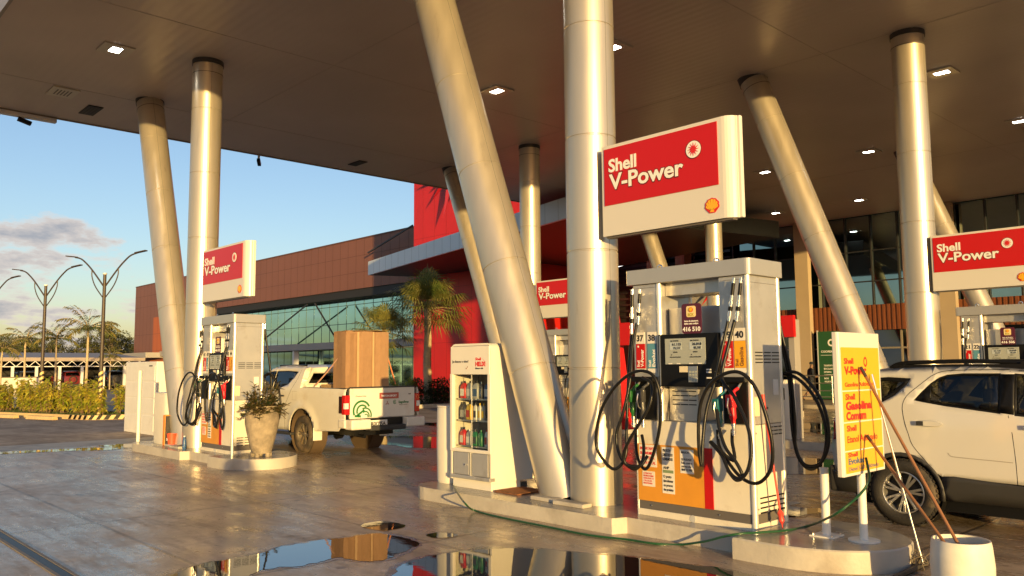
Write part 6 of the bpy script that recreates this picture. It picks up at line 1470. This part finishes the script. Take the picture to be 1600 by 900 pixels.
for k in range(2): t = thing('bush', 'dark rounded bush in the bed at the foot of the red tower', 'bush', (0, 0, 0), 0, 'dark bushes in the tower bed'); bush_mesh(k+40).out('leaves', bl_, t, recalc=False); bp.append(t)
for i in range(14):
    o = bp[i] if i < 2 else childcopy(bp[i % 2]); p = c[0].lerp(c[1], (i+.5)/14)+dn*(.9+.35*(i % 3)); o.location = (p.x, p.y, .12); o.rotation_euler = (0, 0, i*1.7); o.scale = (1.05, 1.05, .95+.1*(i % 2))

# ================================================================== far tree line, carport with cars
def tree(seed, H, R, n=2600, l=.42):
    rb = random.Random(seed); lf, tr = B(), B(); tr.tube([(0, 0, 0), (.1, 0, H*.35), (0, .1, H*.8)], [.22, .16, .06], 8)
    cl = []
    for i in range(15):
        u = rb.uniform(.25, .98); a = rb.uniform(0, 2*pi); rr_ = R*(1-abs(u-.5)*1.1)*rb.uniform(.3, .95); c_ = Vector((cos(a)*rr_, sin(a)*rr_, H*u)); cl.append((c_, R*rb.uniform(.26, .46))); tr.tube([(0, 0, H*u*.6), c_], [.06, .02], 5)
    for i in range(n):
        c_, r_ = cl[i % 15]; v = Vector((rb.gauss(0, 1), rb.gauss(0, 1), rb.gauss(0, .8))).normalized(); leaf(lf, c_+v*r_*rb.uniform(.55, 1.1), v+Vector((rb.uniform(-.8, .8), rb.uniform(-.8, .8), rb.uniform(-.3, .5))), l*rb.uniform(.6, 1.2), l*.3)
    return lf, tr
tl_ = leafmat('tree_leaf', (.07, .085, .025), (.15, .14, .045), .35, .2); tps = []; bark = mat('bark', (.12, .09, .06), rough=.9)
for k in range(3):
    lf, tr = tree(60+k, 8.5, 3.0); t = thing('tree', 'dark bushy tree of the distant tree line behind the carport', 'tree', (0, 0, 0), 0, 'trees of the distant tree line'); lf.out('crown', tl_, t, recalc=False); tr.out('trunk', bark, t); tps.append(t)
rb = random.Random(77)
for i in range(40):
    o = tps[i] if i < 3 else childcopy(tps[i % 3]); px = -90+i*8.2+rb.uniform(-4, 4); q = deep(px, 580, rb.uniform(122, 150)); o.location = (q.x, q.y, 0); s = rb.uniform(.5, .82)*(1.3 if 150 < px < 200 else 1); o.scale = (s, s, s); o.rotation_euler = (0, 0, rb.uniform(0, 6))
ca, cb_ = deep(-60, 580, 66), deep(226, 580, 76); cd_ = (cb_-ca); cd_.z = 0; CL = cd_.length
cp = thing('carport', 'long low carport with white truss front behind the hedge', 'carport', (ca.x, ca.y, 0), atan2(cd_.y, cd_.x))
B().add([(0, 0, 2.75), (CL, 0, 2.75), (CL, 9, 3.35), (0, 9, 3.35), (0, 0, 2.85), (CL, 0, 2.85), (CL, 9, 3.45), (0, 9, 3.45)], [(0, 1, 2, 3), (4, 5, 6, 7), (0, 1, 5, 4), (1, 2, 6, 5), (2, 3, 7, 6), (3, 0, 4, 7)]).out('roof', mat('carport_roof', (.30, .26, .23), rough=.6), cp)
B().box(0, CL, -.05, -.001, 2.55, 2.86).out('roof_edge', mat('carport_edge', (.36, .30, .25), rough=.6), cp)
b = B(); b.box(0, CL, -.03, .03, 2.06, 2.12); n = int(CL/.9)
for i in range(n): x = i*CL/n; b.bar((x, 0, 2.09), (x+CL/n/2, 0, 2.55), .05); b.bar((x+CL/n/2, 0, 2.55), (x+CL/n, 0, 2.09), .05)
b.out('truss', white, cp)
for i in range(9): B().box(i*CL/8-.1, i*CL/8+.1, -.1, .1, 0, 2.06).out('post', white, cp)
B().box(0, CL, 8.9, 9.0, 0, 2.6).out('back_screen', mat('dark_screen', (.03, .028, .025), rough=.9), cp)
pr = Vector((cd_.x, cd_.y, 0)).normalized(); pn = Vector((-pr.y, pr.x, 0))
dk1, dk2 = mat('dark_grey_paint', (.05, .05, .055), rough=.3, coat=.5), mat('dark_red_paint', (.16, .02, .02), rough=.3, coat=.5)
def paintcar(o, mt_):
    if not mt_: return
    for c in o.children_recursive:
        if c.type == 'MESH' and c.data.materials and c.data.materials[0] == carwhite:
            c.material_slots[0].link = 'OBJECT'; c.material_slots[0].material = mt_
for i, (u, lab) in enumerate(((.12, 'white parked car under the left part of the carport'), (.36, 'dark grey parked car left of the middle of the carport'), (.60, 'dark red parked car right of the middle of the carport'), (.86, 'dark grey parked car at the right end of the carport'))):
    o = childcopy(SUV); p = ca+pr*CL*u+pn*1.2; o.location = (p.x, p.y, 0); o.rotation_euler = (0, 0, atan2(pn.y, pn.x)-pi/2+(pi/2)); o['label'] = lab; o['group'] = 'cars parked under the carport'; paintcar(o, (None, dk1, dk2, dk1)[i])
w0 = at(0, 612, Y=12.5)
t = thing('low_wall', 'low cream wall behind the hedge at the left picture edge', 'wall', (deep(-40, 580, 44).x, deep(-40, 580, 44).y, 0), atan2(cd_.y, cd_.x)); B().box(0, 3.2, 0, .2, 0, 1.35).out('wall', cream, t, bev=.01); B().box(0, 3.2, -.02, .22, 1.352, 1.40).out('coping', bandgrey, t)

# ================================================================== people
def person(name, label, J, R, edges, head, sh, cloth, skin, hair, loc, rz, cap=False, extra=None, bare=None):
    """J: joints, edges: links, R: skin radii; returns root"""
    t = thing(name, label, 'person', loc, rz)
    me = bpy.data.meshes.new('body'); me.from_pydata([Vector(v) for v in J], edges, []); o = bpy.data.objects.new('body', me); COL.objects.link(o)
    sk = o.modifiers.new('skin', 'SKIN'); sk.use_smooth_shade = True
    if not me.skin_vertices: me.skin_vertices.new() if hasattr(me.skin_vertices, 'new') else None
    sv = me.skin_vertices[0].data if me.skin_vertices else None
    if sv:
        for i, r in enumerate(R): sv[i].radius = (r, r) if not isinstance(r, tuple) else r
        sv[0].use_root = True
    s2 = o.modifiers.new('sub', 'SUBSURF'); s2.levels = 2; s2.render_levels = 2
    dg = bpy.context.evaluated_depsgraph_get(); dg.update(); m2 = bpy.data.meshes.new_from_object(o.evaluated_get(dg)); bpy.data.objects.remove(o)
    m2.name = 'body'
    mats = cloth+[skin]; m2.materials.clear()
    for q in mats: m2.materials.append(q)
    for p in m2.polygons: p.use_smooth = True; p.material_index = bare(p.center, len(mats)-1)
    o = bpy.data.objects.new('body', m2); COL.objects.link(o); o.parent = t
    return t
shirt, shorts, skn, hairm = mat('navy_shirt', (.012, .015, .025), rough=.9), mat('dark_shorts', (.015, .018, .022), rough=.9), mat('skin', (.20, .11, .07), rough=.6), mat('black_hair', (.01, .01, .01), rough=.8)
#        0 pelvis      1 belly       2 chest        3 neck        4 head lo      5 head hi
J = [(0, 0, .95), (.01, 0, 1.12), (.02, 0, 1.36), (.04, 0, 1.49), (.075, 0, 1.57), (.09, 0, 1.66),
     (0, .10, .90), (.22, .10, .52), (.14, .10, .10), (.28, .10, .05), (0, -.10, .90), (-.12, -.10, .50), (-.42, -.10, .18), (-.36, -.10, .06),
     (.02, .19, 1.40), (.0, .24, 1.14), (.24, .14, 1.10), (.32, .08, 1.13), (.02, -.19, 1.40), (.0, -.24, 1.14), (.24, -.12, 1.10), (.32, -.06, 1.13)]
Rr = [.125, .125, .14, .055, .085, .08, .095, .065, .045, .035, .095, .065, .045, .035, .06, .045, .035, .03, .06, .045, .035, .03]
Ed = [(0, 1), (1, 2), (2, 3), (3, 4), (4, 5), (0, 6), (6, 7), (7, 8), (8, 9), (0, 10), (10, 11), (11, 12), (12, 13), (2, 14), (14, 15), (15, 16), (16, 17), (2, 18), (18, 19), (19, 20), (20, 21)]
def bare(c_, sk):
    if c_.z > 1.5: return sk
    if c_.z < .48: return sk if c_.z > .12 else 1
    if c_.z < .94 and abs(c_.y) < .22: return 1
    if c_.x > .12 and c_.z < 1.2 and c_.z > 1.0: return sk
    return 0
def fingers(t, c_, sd_, mt_):
    for k in range(4):
        p = Vector(c_)+Vector((.03, sd_*(.02-.013*k), .012-.004*k)); b = B().tube([p, p+Vector((.03, -sd_*.004, .01)), p+Vector((.042, -sd_*.012, -.008))], [.007, .0065, .0055], 6); b.out('finger', mt_, t)
    p = Vector(c_)+Vector((.0, -sd_*.02, .02)); B().tube([p, p+Vector((.025, -sd_*.012, .02))], [.008, .0065], 6).out('thumb', mt_, t)
pf = at(1268, 629, Y=33.0)
ph = person('person', 'person in dark cap, shirt and shorts walking past the green banner, looking at a phone', J, Rr, Ed, None, None, [shirt, shorts], skn, hairm, (pf.x, 33.0, .15), YAW+.1, bare=bare)
ph.scale = (.94, .94, .94)
B().lathe([(.095, -.02), (.10, .03), (.085, .075), (.04, .10), (0, .105)], (.08, 0, 1.68), (0, 0, 1), 20).out('cap', shirt, ph); B().add([(.15, -.07, 1.67), (.15, .07, 1.67), (.24, .04, 1.655), (.24, -.04, 1.655)], [(0, 1, 2, 3)]).out('cap_peak', shirt, ph)
B().obox((.36, .02, 1.16), (.012, 0, .06), (0, .035, 0), (.008, 0, -.002)).out('phone', black, ph)
for sd_ in (-1, 1): fingers(ph, (.32, sd_*.07, 1.13), sd_, skn)
# the photographer, whose shadow falls across the forecourt towards the urn
J2 = [(0, 0, .95), (0, 0, 1.12), (0, 0, 1.36), (.01, 0, 1.49), (.02, 0, 1.57), (.03, 0, 1.67), (0, .10, .90), (.02, .12, .50), (0, .13, .10), (.14, .14, .05), (0, -.10, .90), (.02, -.12, .50), (0, -.13, .10), (.14, -.14, .05),
      (0, .19, 1.41), (.10, .26, 1.18), (.28, .12, 1.42), (.33, .08, 1.50), (0, -.19, 1.41), (.10, -.26, 1.18), (.28, -.12, 1.42), (.33, -.08, 1.50)]
ph2 = person('person', 'person in dark clothes taking the photograph, casting the long shadow towards the urn', J2, Rr, Ed, None, None, [shirt, shorts], skn, hairm, (.33, -.36, 0), radians(136.9), bare=bare)
ph2.location = (.40, -.30, 0)
B().lathe([(.09, -.04), (.098, .03), (.08, .07), (0, .095)], (.02, 0, 1.69), (0, 0, 1), 20).out('hair', hairm, ph2)
B().obox((.36, 0, 1.53), (.004, 0, 0), (0, .07, 0), (0, 0, .036)).out('phone', black, ph2)
for sd_ in (-1, 1): fingers(ph2, (.33, sd_*.08, 1.50), sd_, skn)
# potted plant on the walkway beside the railing
t = thing('walkway_plant', 'dark bushy plant in a pot on the walkway behind the railing', 'plant', (-18.3, 32.6, .15)); bush_mesh(90, .35, 1.1, 500, .13).out('leaves', bl_, t, recalc=False); B().lathe([(0, 0), (.17, 0), (.22, .35), (.2, .35), (0, .3)], seg=20).out('pot', greyclad, t)
